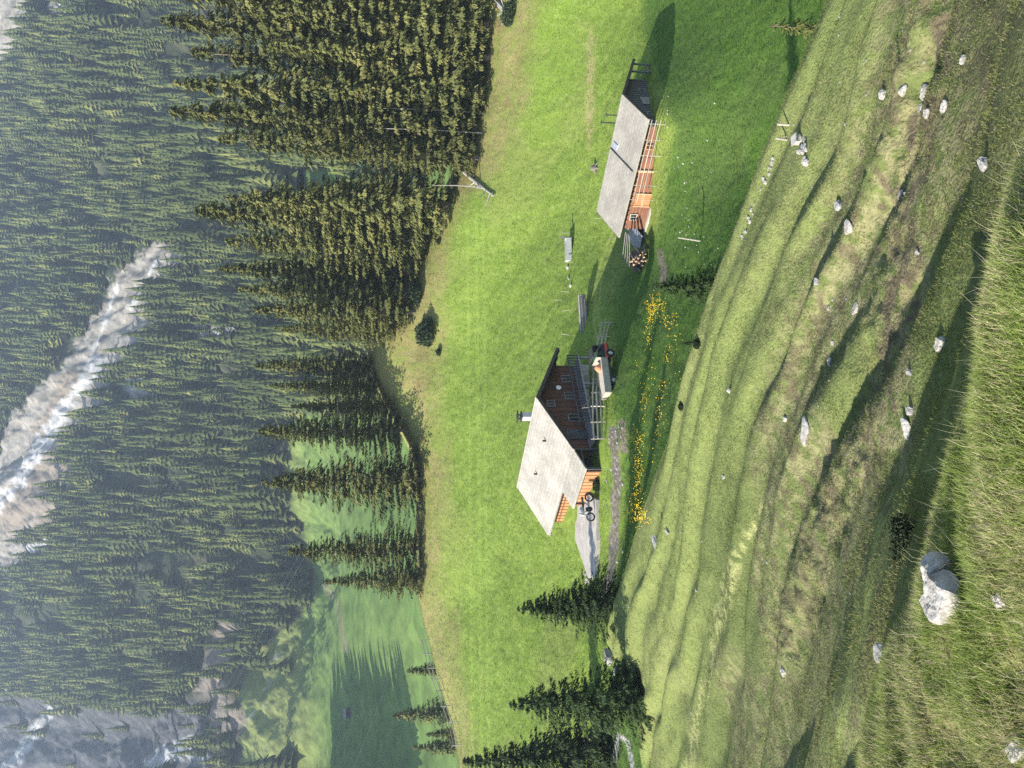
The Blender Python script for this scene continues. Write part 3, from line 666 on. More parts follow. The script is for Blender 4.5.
# lean-to on the sunlit side
xl0, xl1, yl = .15, 6.4, 7.45; ze = zr-k_*w1
lt = MB(); lt.hexa([(xl0,w1-.25,ze-.12),(xl1,w1-.25,ze-.12),(xl1,yl,ze-.95),(xl0,yl,ze-.95),(xl0,w1-.25,ze-.02),(xl1,w1-.25,ze-.02),(xl1,yl,ze-.82),(xl0,yl,ze-.82)])
lt.build('lean_to_roof', M['roof'], house)
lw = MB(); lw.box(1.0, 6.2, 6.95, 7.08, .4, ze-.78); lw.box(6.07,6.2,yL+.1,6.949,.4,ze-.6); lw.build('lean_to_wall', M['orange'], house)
lb_ = MB()
for i in range(10): lb_.box(1.2+i*.52-.03,1.2+i*.52+.03,7.081,7.11,1.0,ze-.85)
for x in (1.0,6.1): lb_.box(x-.08,x+.08,7.111,7.25,.4,ze-.85)
lb_.build('lean_to_batten', M['redbrown'], house)
lp = MB(); lp.box(.75,.95,yL+.2,yL+.4,-1,ze-.15); lp.box(.75,.95,6.9,7.1,-1,ze-.75); lp.box(.74,.96,yL+.2,7.1,ze-1.0,ze-.86); lp.build('lean_to_post', M['darkwood'], house)
lk = MB(); lk.box(2.6,2.7,yL+.1,6.94,0,ze-.7); lk.build('lean_to_shade_panel', M['roof_edge'], house)  # dark panel stands in for the shade inside the open lean-to
ch = MB(); ch.box(3.3,3.85,-.9,-.35,zr-.8,zr+.75); cho = ch.build('chimney', M['plaster'], house); cc = MB(); cc.box(3.2,3.95,-1.0,-.25,zr+.751,zr+.86); cc.bar((3.3,-.6,zr+.86),(3.3,-.6,zr+1.1),.08); cc.bar((3.85,-.6,zr+.86),(3.85,-.6,zr+1.1),.08); cc.box(3.15,4.0,-1.05,-.2,zr+1.1,zr+1.18); cc.build('chimney_cap', M['darkmetal'], cho)
for x, y in ((3.2,2.4),(8.6,2.3)):
    v = MB(); z = rz_(y); v.tube([(x,y,z-.05),(x,y,z+.3)],[.09,.09],8); v.build('roof_vent', M['darkmetal'], roof)

# concrete terrace left of the house
def on_plane(ix_, iy_, z):
    d = ray(ix_, iy_); return Vector(d*(z/d[2]))
TZ = -16.05
tp = [on_plane(a, b, TZ) for a, b in ((566,488),(580,488),(596,500),(596.5,540),(595,577),(588,578),(578,548),(568.5,520),(565,500))]
tb = MB(); n = len(tp); tb.add([(p.x,p.y,TZ-2.2) for p in tp]+[(p.x,p.y,TZ) for p in tp], [tuple(range(n-1,-1,-1)), tuple(range(n,2*n))]+[(i,(i+1)%n,n+(i+1)%n,n+i) for i in range(n)])
tag(tb.build('terrace', M['concrete']), kind='structure')

# ------------------------------------------------------------------ barn
BY = 2.321; bz = -25.4
SB = .914; BO = (27.2*SB, 70*SB, -20.6*SB-(-20.6-bz)*SB)
barn = empty('barn', BO, BY); barn.scale = (SB,)*3; tag(barn, 'long low barn with pale shingle roof and pole railing, right of the house', 'barn')
zb = -20.6-bz; kl, kr, v1, v2, Lb = .33, .346, 4.6, 7.7, 13.0
def bzr(y): return zb-(kl*y if y > 0 else -kr*y)
rf = MB(); th = .16
rf.hexa([(0,0,zb-th),(Lb,0,zb-th),(Lb,v1,bzr(v1)-th),(0,v1,bzr(v1)-th),(0,0,zb),(Lb,0,zb),(Lb,v1,bzr(v1)),(0,v1,bzr(v1))])
rf.hexa([(Lb,-.001,zb-th),(0,-.001,zb-th),(0,-v2,bzr(-v2)-th),(Lb,-v2,bzr(-v2)-th),(Lb,-.001,zb),(0,-.001,zb),(0,-v2,bzr(-v2)),(Lb,-v2,bzr(-v2))])
roof = rf.build('roof', M['roof'], barn)
for s_, ww in ((1,v1),(-1,v2)):
    for x0 in (-.06, Lb+.004):
        zz = bzr(s_*ww); vb = MB(); vb.hexa([(x0,0,zb-th-.14),(x0+.056,0,zb-th-.14),(x0+.056,s_*ww,zz-th-.14),(x0,s_*ww,zz-th-.14),(x0,0,zb-.015),(x0+.056,0,zb-.015),(x0+.056,s_*ww,zz-.015),(x0,s_*ww,zz-.015)]); vb.build('bargeboard', M['roof_edge'], roof)
raf = MB()
for i in range(24):
    x = .2+i*(Lb-.4)/23; raf.bar((x,v1-1.1,bzr(v1-1.1)-th-.07),(x,v1-.02,bzr(v1-.02)-th-.07),.1,.12)
raf.build('rafter_end', M['roof_edge'], roof)
cb_ = MB(); cb_.bar((5.5,.15,bzr(.15)+.05),(5.5,v1-.3,bzr(v1-.3)+.05),.12,.08); cb_.build('roof_seam', M['darkmetal'], roof)
sk_ = MB(); sk_.hexa([(4.6,.5,bzr(.5)),(5.2,.5,bzr(.5)),(5.2,1.2,bzr(1.2)),(4.6,1.2,bzr(1.2)),(4.6,.5,bzr(.5)+.12),(5.2,.5,bzr(.5)+.12),(5.2,1.2,bzr(1.2)+.12),(4.6,1.2,bzr(1.2)+.12)]); sk_.build('roof_hatch', M['metal'], roof)
for x, hh in ((2.3,.9),(3.1,1.25)):
    v = MB(); v.tube([(x,-.3,zb-.3),(x,-.3,zb+hh)],[.06,.06],8); v.box(x-.14,x+.14,-.44,-.16,zb+hh+.05,zb+hh+.09); v.bar((x,-.3,zb+hh),(x,-.3,zb+hh+.06),.05); v.build('stove_pipe', M['darkmetal'], roof)
x0b, x1b, yRb, yLb = 1.0, 12.5, -5.4, 3.7
gw_ = MB(); gw_.prism([(yRb,-.4),(yLb,.9),(yLb,bzr(yLb)-.2),(0,zb-.2),(yRb,bzr(yRb)-.2)],0,x0b,x0b+.16); gw_.build('gable_wall', M['darkwood'], barn)
bt = MB()
for i in range(20):
    y = yRb+.3+i*.46; bt.box(x0b-.02,x0b-.001,y-.03,y+.03,.3,bzr(y)-.3)
bt.build('batten', M['roof_edge'], barn)
gd = MB(); gd.box(x0b-.07,x0b-.021,-1.6,-.2,.6,2.5); gdo = gd.build('door', M['greywood'], barn); hh_ = MB(); hh_.bar((x0b-.1,-1.4,1.5),(x0b-.1,-1.4,1.65),.04); hh_.build('handle', M['metal'], gdo)
window(barn, 1.7, 2.2, .55, .5, face_x=x0b, fm='greywood'); window(barn, -3.0, 2.0, .5, .5, face_x=x0b, fm='greywood')
ps = MB(); ps.box(.15,.3,-7.2,-7.05,-1.5,bzr(-7.1)-.2); ps.box(.15,.3,-5.5,-5.35,-1.5,bzr(-5.4)-.2); ps.bar((.22,-7.2,.9),(.22,-5.4,.9),.1); ps.build('eave_post', M['greywood'], barn)
bw = MB(); bw.box(x1b-.15,x1b,yRb,yLb-.15,-1,bzr(yRb)-.2); bw.box(x0b+.16,x1b-.15,yRb,yRb+.15,-1,bzr(yRb)-.2); bw.prism([(yRb,bzr(yRb)-.2),(yLb-.15,bzr(yRb)-.2),(yLb-.15,bzr(yLb)-.2),(0,zb-.2)],0,x1b-.15,x1b); bw.build('back_wall', M['darkwood'], barn)
sw = MB(); sw.box(x0b+.16,5.6,yLb-.15,yLb,.5,bzr(yLb)-.18); sw.box(5.9,x1b,yLb-.15,yLb,.5,bzr(yLb)-.18); sw.build('side_wall', M['redbrown'], barn)
ml = MB()
for z in (1.1,1.45,1.8,2.15,2.5,2.85): ml.box(x0b+.2,5.55,yLb+.001,yLb+.05,z,z+.1); ml.box(5.95,x1b-.1,yLb+.001,yLb+.05,z,z+.1)
ml.build('wall_log', M['redbrown'], barn)
cp = MB(); cp.box(5.6,5.9,yLb-.15,yLb+.2,.3,bzr(yLb)-.2); cp.build('corner_post', M['freshwood'], barn)
od = MB(); od.box(8.3,9.7,yLb+.051,yLb+.12,.7,2.3); odo = od.build('stable_door', M['orange'], barn); of = MB()
for x in (8.25,9.7): of.box(x-.05,x+.05,yLb+.121,yLb+.18,.65,2.35)
of.box(8.31,9.64,yLb+.121,yLb+.17,1.4,1.52); of.build('door_frame', M['freshwood'], odo)
window(barn, 3.0, 2.2, .7, .6, face_y=yLb+.05, sgn=1, fm='orange'); window(barn, 11.0, 2.0, .6, .6, face_y=yLb+.05, sgn=1, fm='palewood')
pt_ = MB(); pt_.box(x0b-.1,x1b+.3,yLb-.3,yLb+.35,-3,.499); pt_.box(x0b-.12,x0b+.5,yRb,yLb-.3,-3,-.1); pt_.build('stone_plinth', M['stone_pale'], barn)
# lean-to shed of metal sheets at the far end
lm = MB(); lm.hexa([(12.7,1.9,1.5),(15.2,1.7,1.1),(15.2,4.4,.5),(12.7,4.6,.8),(12.7,1.9,1.56),(15.2,1.7,1.16),(15.2,4.4,.56),(12.7,4.6,.86)]); lm.build('shed_roof', M['metal'], barn)
lm = MB(); lm.box(12.8,15.0,4.1,4.2,-2,.5); lm.box(14.9,15.0,1.9,4.09,-2,.9); lm.build('shed_wall', M['metal'], barn)
lm = MB(); lm.hexa([(12.6,.6,2.1),(13.9,.5,1.9),(13.9,2.4,1.6),(12.6,2.5,1.75),(12.6,.6,2.16),(13.9,.5,1.96),(13.9,2.4,1.66),(12.6,2.5,1.81)]); lm.build('shed_board_roof', M['palewood'], barn)
def w_of(root_loc, rz, p):
    return Vector(root_loc)+Matrix.Rotation(rz,3,'Z')@Vector(p)
# pole railing in front of the barn
prl = w_of(BO,BY,(0,4.75,0)); prl.z = gz(prl.x, prl.y)+.1
pr_ = empty('pole_railing', prl, BY); tag(pr_, 'pale pole railing along the sunny side of the barn', 'railing')
for i in range(6):
    x = .1+i*1.45; b = MB(); b.tube([(x,0,-.9),(x,0,1.25)],[.032,.028],6); b.build('post', M['palewood'], pr_)
for z in (.3,.68,1.05):
    b = MB(); b.tube([(-.3,.07,z+.05),(3.5,.07,z),(7.6,.07,z-.1)],[.026,.03,.024],6); b.build('rail', M['palewood'], pr_)
# log pile
g_ = 'split logs piled at the far end of the barn'
lg = MB(); lg.tube([(-.6,0,0),(.6,0,0)],[.14,.13],8); lgm = lg.mesh('log', M['bark']); lgm.materials.append(M['freshwood'])
for p in lgm.polygons:
    if abs(p.normal.x) > .9: p.material_index = 1
O3 = hit(643, 262, y0=60)
for row in range(8):
    for j in range(9-row):
        o = link('log', lgm); l = w_of(O3, BY, (-1.3+j*.33+row*.1+R.uniform(-.08,.08), R.uniform(-.5,.5), .1+row*.19)); o.location = l
        o.rotation_euler = (R.uniform(0,6), R.uniform(-.15,.15), BY+math.pi/2+R.uniform(-.5,.5)); s_ = R.uniform(.6,.9); o.scale = (s_,s_,s_)
        tag(o, 'split log on the round pile at the far end of the barn', 'log', g_)
# slanting boards leaning over the pile
for j in range(4):
    b = MB(); b.box(-1.5,1.5,-.12,.12,-.02,.02); o = b.build('board', M['greywood']); o.location = w_of(O3,BY,(-1.2,-1.0+j*.35,1.9-.1*j)); o.rotation_euler = (.25,.12,BY+.12*j); tag(o, 'weathered board lying on the log pile behind the barn', 'board', 'boards lying on the log pile')

# ------------------------------------------------------------------ fence, vehicle and things round the house
def fence_run(pts, label, name='wooden_fence', posts=None, hgt=1.0, m='palewood', rails=(.35,.75), tw=.09):
    root = empty(name, pts[0]); tag(root, label, 'fence')
    p0 = pts[0]; tops = []
    for a, b in zip(pts[:-1], pts[1:]):
        k = max(1, round((b-a).length/posts))
        for i in range(k+(b is pts[-1])):
            q = a.lerp(b, i/k); q.z = gz(q.x, q.y); tops.append(q-p0)
            bb = MB(); bb.box(-tw/2,tw/2,-tw/2,tw/2,-.4,hgt*R.uniform(.95,1.08)); o = bb.build('post', M[m], root); o.location = q-p0; o.rotation_euler = (R.uniform(-.05,.05),R.uniform(-.05,.05),R.uniform(0,1))
    for z in rails:
        for a, b in zip(tops[:-1], tops[1:]):
            bb = MB(); bb.bar(a+Vector((0,-.06,z*hgt)), b+Vector((0,-.06,z*hgt+R.uniform(-.04,.04))), .05, .11); bb.build('rail', M[m], root)
    return root
hw = lambda x, y: w_of((A0.x,A0.y,HZ), HY, (x,y,0))
fp = [hw(-1.7,-7.5), hw(-1.6,-2.2), hw(-1.7,2.4), hw(-1.5,5.6)]
for p in fp: p.z = gz(p.x,p.y)
fence_run(fp, 'pale plank fence below the shaded front of the house', posts=1.7, hgt=1.15, rails=(.3,.6,.9))
# transporter with drop-side bed
TP = hit(614.5, 371); TP.z = gz(TP.x, TP.y)
TR = HY+math.pi/2-.25
tt = empty('farm_transporter', TP, TR); tt.scale = (.95,)*3; tag(tt, 'small farm transporter with red and black cab and beige bed parked before the fence', 'truck')
# local x = along the gable towards the left of the view ; cab at -x
wh_pos = [(-1.45,-.68),(-1.45,.68),(1.25,-.68),(1.25,.68)]
tyre = MB()
def wheel(parent, x, y):
    b = MB(); n = 18
    prof = [(.20,-.13),(.36,-.14),(.40,-.09),(.40,.09),(.36,.14),(.20,.13)]
    vs = []; fs = []
    for i in range(n):
        a = 2*math.pi*i/n
        for r, w in prof: vs.append((x+r*math.cos(a), y+w, .4+r*math.sin(a)))
    m_ = len(prof)
    for i in range(n):
        for k in range(m_): fs.append((i*m_+k, i*m_+(k+1)%m_, ((i+1)%n)*m_+(k+1)%m_, ((i+1)%n)*m_+k))
    b.add(vs, fs); o = b.build('wheel', M['black'], parent, True)
    c_ = MB(); c_.tube([(x,y-.08,.4),(x,y-.05,.4),(x,y+.08,.4)],[.199,.199,.199],14); c_.tube([(x,y-.14,.4),(x,y+.14,.4)],[.07,.07],8); c_.build('rim', M['metal'], o)
for x, y in wh_pos: wheel(tt, x, y)
b = MB(); b.box(-2.1,2.3,-.35,.35,.45,.62); b.box(-1.5,-1.38,-.6,.6,.36,.44); b.box(1.2,1.32,-.6,.6,.36,.44); b.build('chassis', M['darkmetal'], tt)
b = MB(); b.hexa([(-2.4,-.75,.5),(-1.05,-.75,.5),(-1.05,.75,.5),(-2.4,.75,.5),(-2.35,-.73,1.15),(-1.05,-.73,1.15),(-1.05,.73,1.15),(-2.35,.73,1.15)]); b.build('cab_body', M['black'], tt); b = MB(); b.box(-2.44,-1.0,-.77,.77,.62,.86); b.build('side_panel', M['red'], tt)
b = MB(); b.hexa([(-2.2,-.68,1.95),(-1.1,-.68,1.95),(-1.1,.68,1.95),(-2.2,.68,1.95),(-2.12,-.62,2.03),(-1.14,-.62,2.03),(-1.14,.62,2.03),(-2.12,.62,2.03)])
for x,y,xx in ((-2.3,-.7,-2.17),(-2.3,.7,-2.17),(-1.1,-.7,-1.1),(-1.1,.7,-1.1)): b.bar((x,y,1.15),(xx,y*.94,1.96),.06)
cabf = b.build('cab_frame', M['black'], tt)
b = MB(); b.hexa([(-2.26,-.62,1.18),(-2.24,-.62,1.18),(-2.24,.62,1.18),(-2.26,.62,1.18),(-2.17,-.6,1.92),(-2.15,-.6,1.92),(-2.15,.6,1.92),(-2.17,.6,1.92)]); b.build('windscreen', M['glass'], tt)
b = MB(); b.box(-1.75,-1.35,-.55,.55,1.16,1.3); b.box(-1.4,-1.3,-.55,.55,1.3,1.7); b.build('seat', M['green'], tt)
for y in (-.5,.5):
    b = MB(); b.tube([(-2.45,y,.8),(-2.39,y,.8)],[.1,.12],10); b.build('headlight', M['white'], tt)
b = MB(); b.box(-.95,2.5,-.82,.82,.74,.82); b.build('bed_floor', M['beige'], tt)
for y in (-.82,.78):
    b = MB(); b.box(-.95,2.5,y,y+.04,.821,1.35)
    for i in range(6): b.box(-.9+i*.66,-.84+i*.66,y-.025 if y<0 else y+.041,y-.001 if y<0 else y+.065,.82,1.37)
    b.build('drop_side', M['beige'], tt)
b = MB(); b.box(-.99,-.951,-.8,.8,.83,1.75); b.build('end_board', M['beige'], tt); b = MB(); b.box(2.45,2.49,-.77,.77,.83,1.35); b.build('end_board', M['beige'], tt)
b = MB(); b.tube([(-.6,-.2,1.3),(-.3,0,1.5),(.1,.1,1.45)],[.25,.42,.2],10); hy = b.build('bundle', M['clay'], None, True); hy.location = TP; hy.scale = (.9,)*3; hy.rotation_euler = (0,0,TR); tag(hy, 'reddish bundle lying on the bed of the farm transporter behind its cab', 'bundle')
b = MB(); b.box(-.9,2.4,-.74,.74,.83,1.28); ld_ = b.build('covered_load', M['palewood'], None); ld_.location = TP; ld_.scale = (.95,)*3; ld_.rotation_euler = (0,0,TR); tag(ld_, 'flat pale covered load filling the bed of the farm transporter', 'load')
b = MB(); b.hexa([(-1.6,-.9,1.9),(-.7,-.9,1.9),(-.7,.2,1.9),(-1.6,.2,1.9),(-1.5,-.8,2.0),(-.8,-.8,2.0),(-.8,.1,2.0),(-1.5,.1,2.0)])
# motorbike on the terrace
mp_ = on_plane(594.5, 507, TZ); mp_.z = TZ
mk = empty('motorbike', mp_, HY+1.2); tag(mk, 'grey motorbike parked at the corner of the concrete terrace by the lean-to', 'motorbike'); mk.scale = (1.2,1.35,1.2)
for x in (-.68,.68):
    b = MB(); n = 18; vs = []; fs = []
    for i in range(n):
        a = 2*math.pi*i/n
        for k in range(6):
            p = 2*math.pi*k/6; r = .27+.055*math.cos(p); vs.append((x+r*math.cos(a), .055*math.sin(p), .33+r*math.sin(a)))
    for i in range(n):
        for k in range(6): fs.append((i*6+k, i*6+(k+1)%6, ((i+1)%n)*6+(k+1)%6, ((i+1)%n)*6+k))
    b.add(vs, fs); wo = b.build('wheel', M['black'], mk, True); s_ = MB()
    for i in range(8): a = math.pi*i/4; s_.bar((x,0,.33),(x+.24*math.cos(a),0,.33+.24*math.sin(a)),.02)
    s_.build('rim', M['metal'], wo)
b = MB(); b.bar((-.68,.09,.33),(-.1,.1,.42),.05); b.bar((-.68,-.09,.33),(-.1,-.1,.42),.05); b.bar((.68,.1,.33),(.42,.08,.95),.05); b.bar((.68,-.1,.33),(.42,-.08,.95),.05); b.bar((-.35,0,.75),(.42,0,.85),.08); b.bar((-.1,0,.35),(-.35,0,.75),.07); b.bar((.4,0,.85),(.15,0,.35),.06); b.build('frame', M['metal'], mk)
b = MB(); b.tube([(-.05,0,.82),(.1,0,.9),(.35,0,.9),(.42,0,.86)],[.08,.17,.16,.07],10); b.build('tank', M['metal'], mk, True)
b = MB(); b.hexa([(-.7,-.12,.78),(-.05,-.13,.76),(-.05,.13,.76),(-.7,.12,.78),(-.72,-.1,.9),(-.05,-.1,.84),(-.05,.1,.84),(-.72,.1,.9)]); b.build('seat', M['black'], mk)
b = MB(); b.tube([(.15,-.14,.35),(.15,.14,.35)],[.17,.17],10); b.box(.02,.3,-.1,.1,.38,.62); b.build('engine', M['darkmetal'], mk)
b = MB(); b.bar((.36,-.36,1.05),(.44,0,.98),.03); b.bar((.36,.36,1.05),(.44,0,.98),.03); b.build('handlebar', M['darkmetal'], mk)
b = MB(); b.tube([(.48,0,.92),(.58,0,.92)],[.07,.1],10); b.build('headlight', M['white'], mk)

# ------------------------------------------------------------------ rocks
def rock_mesh(seed, flat=.55, sub=3):
    import bmesh
    g = random.Random(seed); bm = bmesh.new(); bmesh.ops.create_icosphere(bm, subdivisions=sub, radius=.5)
    ds = [Vector((g.gauss(0,1),g.gauss(0,1),g.gauss(0,1))).normalized() for _ in range(12)]; cs = [g.uniform(.28,.46) for _ in ds]
    for v in bm.verts:
        for d, c0 in zip(ds, cs):
            t = v.co.dot(d)
            if t > c0: v.co -= d*(t-c0)
        f_ = float(fbm(np.array([v.co.x*5+seed]), np.array([v.co.y*5+v.co.z*7]), seed, 3)[0])-.5
        v.co *= 1+.28*f_
        v.co.z *= flat
    me = bpy.data.meshes.new('rock'); bm.to_mesh(me); bm.free(); return me
RM = [rock_mesh(s, .5+.08*(s % 5)) for s in range(9)]
for i, r_ in enumerate(RM): r_.materials.append(M['stone_pale'] if i % 3 else M['stone'])
def rock(ix_, iy_, wpx, hpx, label, group=None, k=None, sink=.36, name='rock', y0=6.3):
    if ix_ < 935 and wpx > 5: wpx *= .8; hpx *= .85
    """wpx across the view, hpx upright, in picture pixels at the rock"""
    p = hit(ix_, iy_, y0=y0); dist = math.sqrt(p.x**2+p.y**2+p.z**2); w = wpx*dist/F_PX; h = hpx*dist/F_PX
    me = RM[R.randrange(9) if k is None else k]
    o = link(name, me, None, (p.x, p.y, p.z+h*(.5-sink)), R.uniform(-.4,.4)); o.scale = (w, w*R.uniform(.6,.9), h/.6)
    o.rotation_euler = (R.uniform(-.2,.2),R.uniform(-.2,.2),R.uniform(-.5,.5)); tag(o, label, 'rock', group); return o
rock(953, 597, 52, 34, 'large pale split boulder set in the long foreground grass', k=1, y0=2.0, sink=.2)
rock(950, 570, 32, 28, 'upper half of the split boulder in the long foreground grass', k=4, y0=2.0, sink=.2)
rock(1000, 601, 20, 10, 'smooth small brown stone in the foreground grass below the split boulder', k=2, y0=1.5)
rock(982, 587, 10, 8, 'tiny pebble between the split boulder and the smooth brown stone', k=5, y0=1.5)
rock(1021, 748, 28, 12, 'pale stone at the very lower corner of the picture', k=4, y0=1.5)
rock(970, 452, 14, 9, 'white stone on the brow of the foreground grass', k=7, y0=1.5)
rock(883, 652, 28, 12, 'grey pointed rock on the olive slope left of the split boulder', k=3)
rock(942, 344, 16, 11, 'single white triangular rock on the plain olive slope', k=1)
rock(908, 430, 30, 5, 'long thin white slab below the brown lumpy band', k=4)
rock(912, 410, 14, 10, 'dark grey rock at the top of the long thin slab', k=3)
rock(910, 372, 12, 8, 'dark rounded rock in the lumpy brown band', k=6)
rock(784, 672, 13, 6, 'small white rock with a dark hollow above it on the left slope', k=2)
rock(806, 432, 36, 6, 'broken row of grey rock along a turf step in mid slope', k=4)
rock(786, 419, 8, 7, 'little bright rock with a long shadow in the upper slope', k=1)
rock(818, 281, 12, 7, 'grey rock on the brow of the dark turf bank', k=3)
rock(829, 308, 8, 4, 'pale pebble below the dark turf bank', k=7)
rock(856, 308, 18, 5, 'white rock sticking out of the turf step at the slope centre', k=5)
rock(831, 362, 12, 5, 'oblong pale rock under the slope centre', k=4)
rock(833, 343, 5, 4, 'speck of white rock above the oblong pale one', k=1)
rock(840, 205, 14, 8, 'dark topped rock over the deep turf hollow in the upper slope', k=3)
rock(849, 227, 20, 8, 'pale forked rock below the deep turf hollow', k=5)
rock(884, 95, 14, 8, 'white rock right of the straggly sapling, first of two', k=2)
rock(904, 90, 15, 8, 'white rock beside the straggly sapling, second of two', k=7)
rock(926, 92, 18, 7, 'leaning pale slab at the foot of the straggly sapling', k=4)
rock(928, 113, 12, 8, 'rounded pale rock under the leaning slab', k=1)
rock(921, 108, 12, 6, 'thin pale rock beside the rounded one under the slab', k=5)
rock(964, 60, 10, 4, 'small pale rock on the open turf above the dark ground', k=2)
rock(986, 163, 16, 9, 'grey rock half sunk in the dark turf near the picture corner', k=3)
rock(945, 108, 14, 5, 'flat pale rock at the right of the rounded one', k=8)
rock(807, 163, 11, 5, 'white block standing at the end of the rubble heap', k=2)
rock(902, 195, 12, 5, 'pale rock below the brown turf lumps', k=4)
rock(918, 252, 8, 6, 'pale rock by the dark hole in the brown turf lumps', k=6)
rock(656, 542, 26, 5, 'grey ragged rock band near the hillside brow', k=3)
rock(668, 531, 10, 7, 'grey rock just above the hillside brow band', k=6)
rock(612, 655, 22, 14, 'grey rock outcrop between the two dark spruces', k=3, y0=20)
rock(618, 672, 20, 10, 'lower grey rock of the outcrop between the two dark spruces', k=0, y0=20)
rock(610, 660, 14, 9, 'small grey rock on top of the outcrop between the two dark spruces', k=6, y0=20)
rock(697, 590, 6, 4, 'tiny grey rock on the bare left slope', k=0)
rock(724, 477, 5, 4, 'tiny white stone on the smooth slope below the brow', k=1)
rock(730, 391, 8, 6, 'stone with a brown hollow on the light turf bank', k=2)
g_ = 'small white stones scattered over the hillside turf'
for i in range(55):
    yy = R.uniform(0,768); xx = R.uniform(np.interp(yy,CR[:,0],CR[:,1])+8, np.interp(yy,KN[:,0],KN[:,1])-12)
    rock(xx, yy, R.uniform(1.2,3.4), R.uniform(.9,2.2), 'small white stone scattered in the hillside turf', g_, name='small_stone')
# stones along the brow by the rubble heap
for i in range(26):
    yy = R.uniform(158,260); xx = np.interp(yy,CR[:,0],CR[:,1])+R.uniform(2,6)
    rock(xx, yy, R.uniform(2,6), R.uniform(1.5,3.5), 'pale stone in the loose row along the hillside brow', 'pale stones in the loose row along the hillside brow', name='small_stone')
for i in range(40):
    yy = R.uniform(95,290); xx = (665+(yy-130)*.12 if yy < 130 else 682+(yy-130)*.05)+R.gauss(0,4) if i < 28 else R.uniform(690,720)
    if xx < 664: xx = 668
    rock(xx, yy, R.uniform(1.2,2.6), R.uniform(.8,1.6), 'pale stone strewn in the dark grass below the barn', 'pale stones strewn in the dark grass below the barn', name='small_stone')
for i in range(24):
    yy = R.uniform(425,575); rock(616+R.gauss(0,4.5), yy, R.uniform(1.5,4), R.uniform(1,2.5), 'grey stone in the muddy strip below the house', 'grey stones in the muddy strip below the house', name='small_stone')
for i in range(9):
    rock(588+R.uniform(-3,6), 578+R.uniform(-5,6), R.uniform(3,6), R.uniform(2,5), 'grey stone of the heap at the narrow end of the terrace', 'grey stones heaped at the narrow end of the terrace', name='small_stone')
# rubble heap with a block wall
for i in range(16):
    rock(803+R.uniform(-3,4), 150+R.uniform(-12,12), R.uniform(5,9), R.uniform(3,6), 'stone of the rubble heap on the hillside brow', 'stones of the rubble heap on the hillside brow', name='small_stone')
p = hit(800,140); b = MB(); s_ = p.length/F_PX; b.box(-3.4*s_,3.4*s_,-.12,.12,-.3,5.5*s_); b.box(-4.4*s_,4.4*s_,-.15,.15,5.5*s_,6.4*s_); o = b.build('stone_block', M['stone_pale'], None); o.location = p; o.rotation_euler = (0,.05,.2); tag(o, 'squared pale stone block capped with a slab above the rubble heap', 'stone block')

# ------------------------------------------------------------------ posts, timber, dead wood, bushes
def stake(ix_, iy_, hpx, label, group=None, tilt=0, m='palewood', w=.08, y0=20):
    p = hit(ix_, iy_, y0=y0); h = hpx*p.length/F_PX; b = MB(); b.tube([(0,0,-.3),(0,0,h)],[w/2,w/2*.8],6); o = b.build('stake', M[m], None); o.location = p; o.rotation_euler = (0,tilt,0); tag(o, label, 'stake', group)
for i, (a, b_) in enumerate(((567,233),(569,262),(566,292),(567,310),(566,335),(599,218),(604,190),(610,153),(612,238),(618,175),(559,300),(640,76))):
    stake(a+3, b_, 8, 'thin pale marker stake in the meadow between the house and the barn', 'thin pale marker stakes in the meadow', R.uniform(-.15,.15), w=.06)
stake(700,241,22,'slanting pale post in the dark hollow before the spruce top',None,.12,w=.12)
stake(789,125,11,'short white stake on the hillside brow, nearer the picture corner',None,0,w=.07,y0=8); stake(787,140,11,'short white stake on the hillside brow beside the rubble heap',None,.1,w=.07,y0=8)
# beam stack between the buildings
P0 = hit(586, 314); bd = MB(); bd.box(-1.9,1.9,-.09,.09,-.07,.07); bdm = bd.mesh('beam', M['palewood']); bdd = bd.mesh('beam', M['greywood'])
for r_ in range(5):
    for j in range(5-r_//2):
        o = link('beam', bdm if (r_+j) % 2 else bdd, None, (P0.x+(j-2)*.24*math.sin(.5)+R.uniform(-.2,.2), P0.y+(j-2)*.24, P0.z+.08+r_*.15), .25+R.uniform(-.05,.05)); tag(o, 'sawn beam in the stack between the house and the barn', 'beam', 'sawn beams stacked between the house and the barn')
tr_ = empty('water_trough', hit(571,250), .1); tag(tr_, 'pale hollow water trough on the meadow between barn and house', 'trough')
b = MB(); b.box(-1.3,1.3,-.4,.4,0,.12); b.box(-1.3,1.3,-.4,-.32,.121,.6); b.box(-1.3,1.3,.32,.4,.121,.6); b.box(-1.3,-1.2,-.319,.319,.121,.6); b.box(1.2,1.3,-.319,.319,.121,.6); b.build('basin', M['plaster'], tr_)
b = MB(); b.box(-1.19,1.19,-.318,.318,.3,.5); b.build('water', M['glass'], tr_)
b = MB(); b.box(1.35,1.5,-.08,.08,-.2,1.3); b.bar((1.42,0,1.1),(1.0,0,.95),.06); b.build('spout_post', M['greywood'], tr_)
for i, (a, b_) in enumerate(((568,268),(569,278),(571,286))):
    rock(a, b_, 5, 3, 'stone in the broken row left of the water trough', 'stones in the broken row by the water trough', name='small_stone', y0=20)
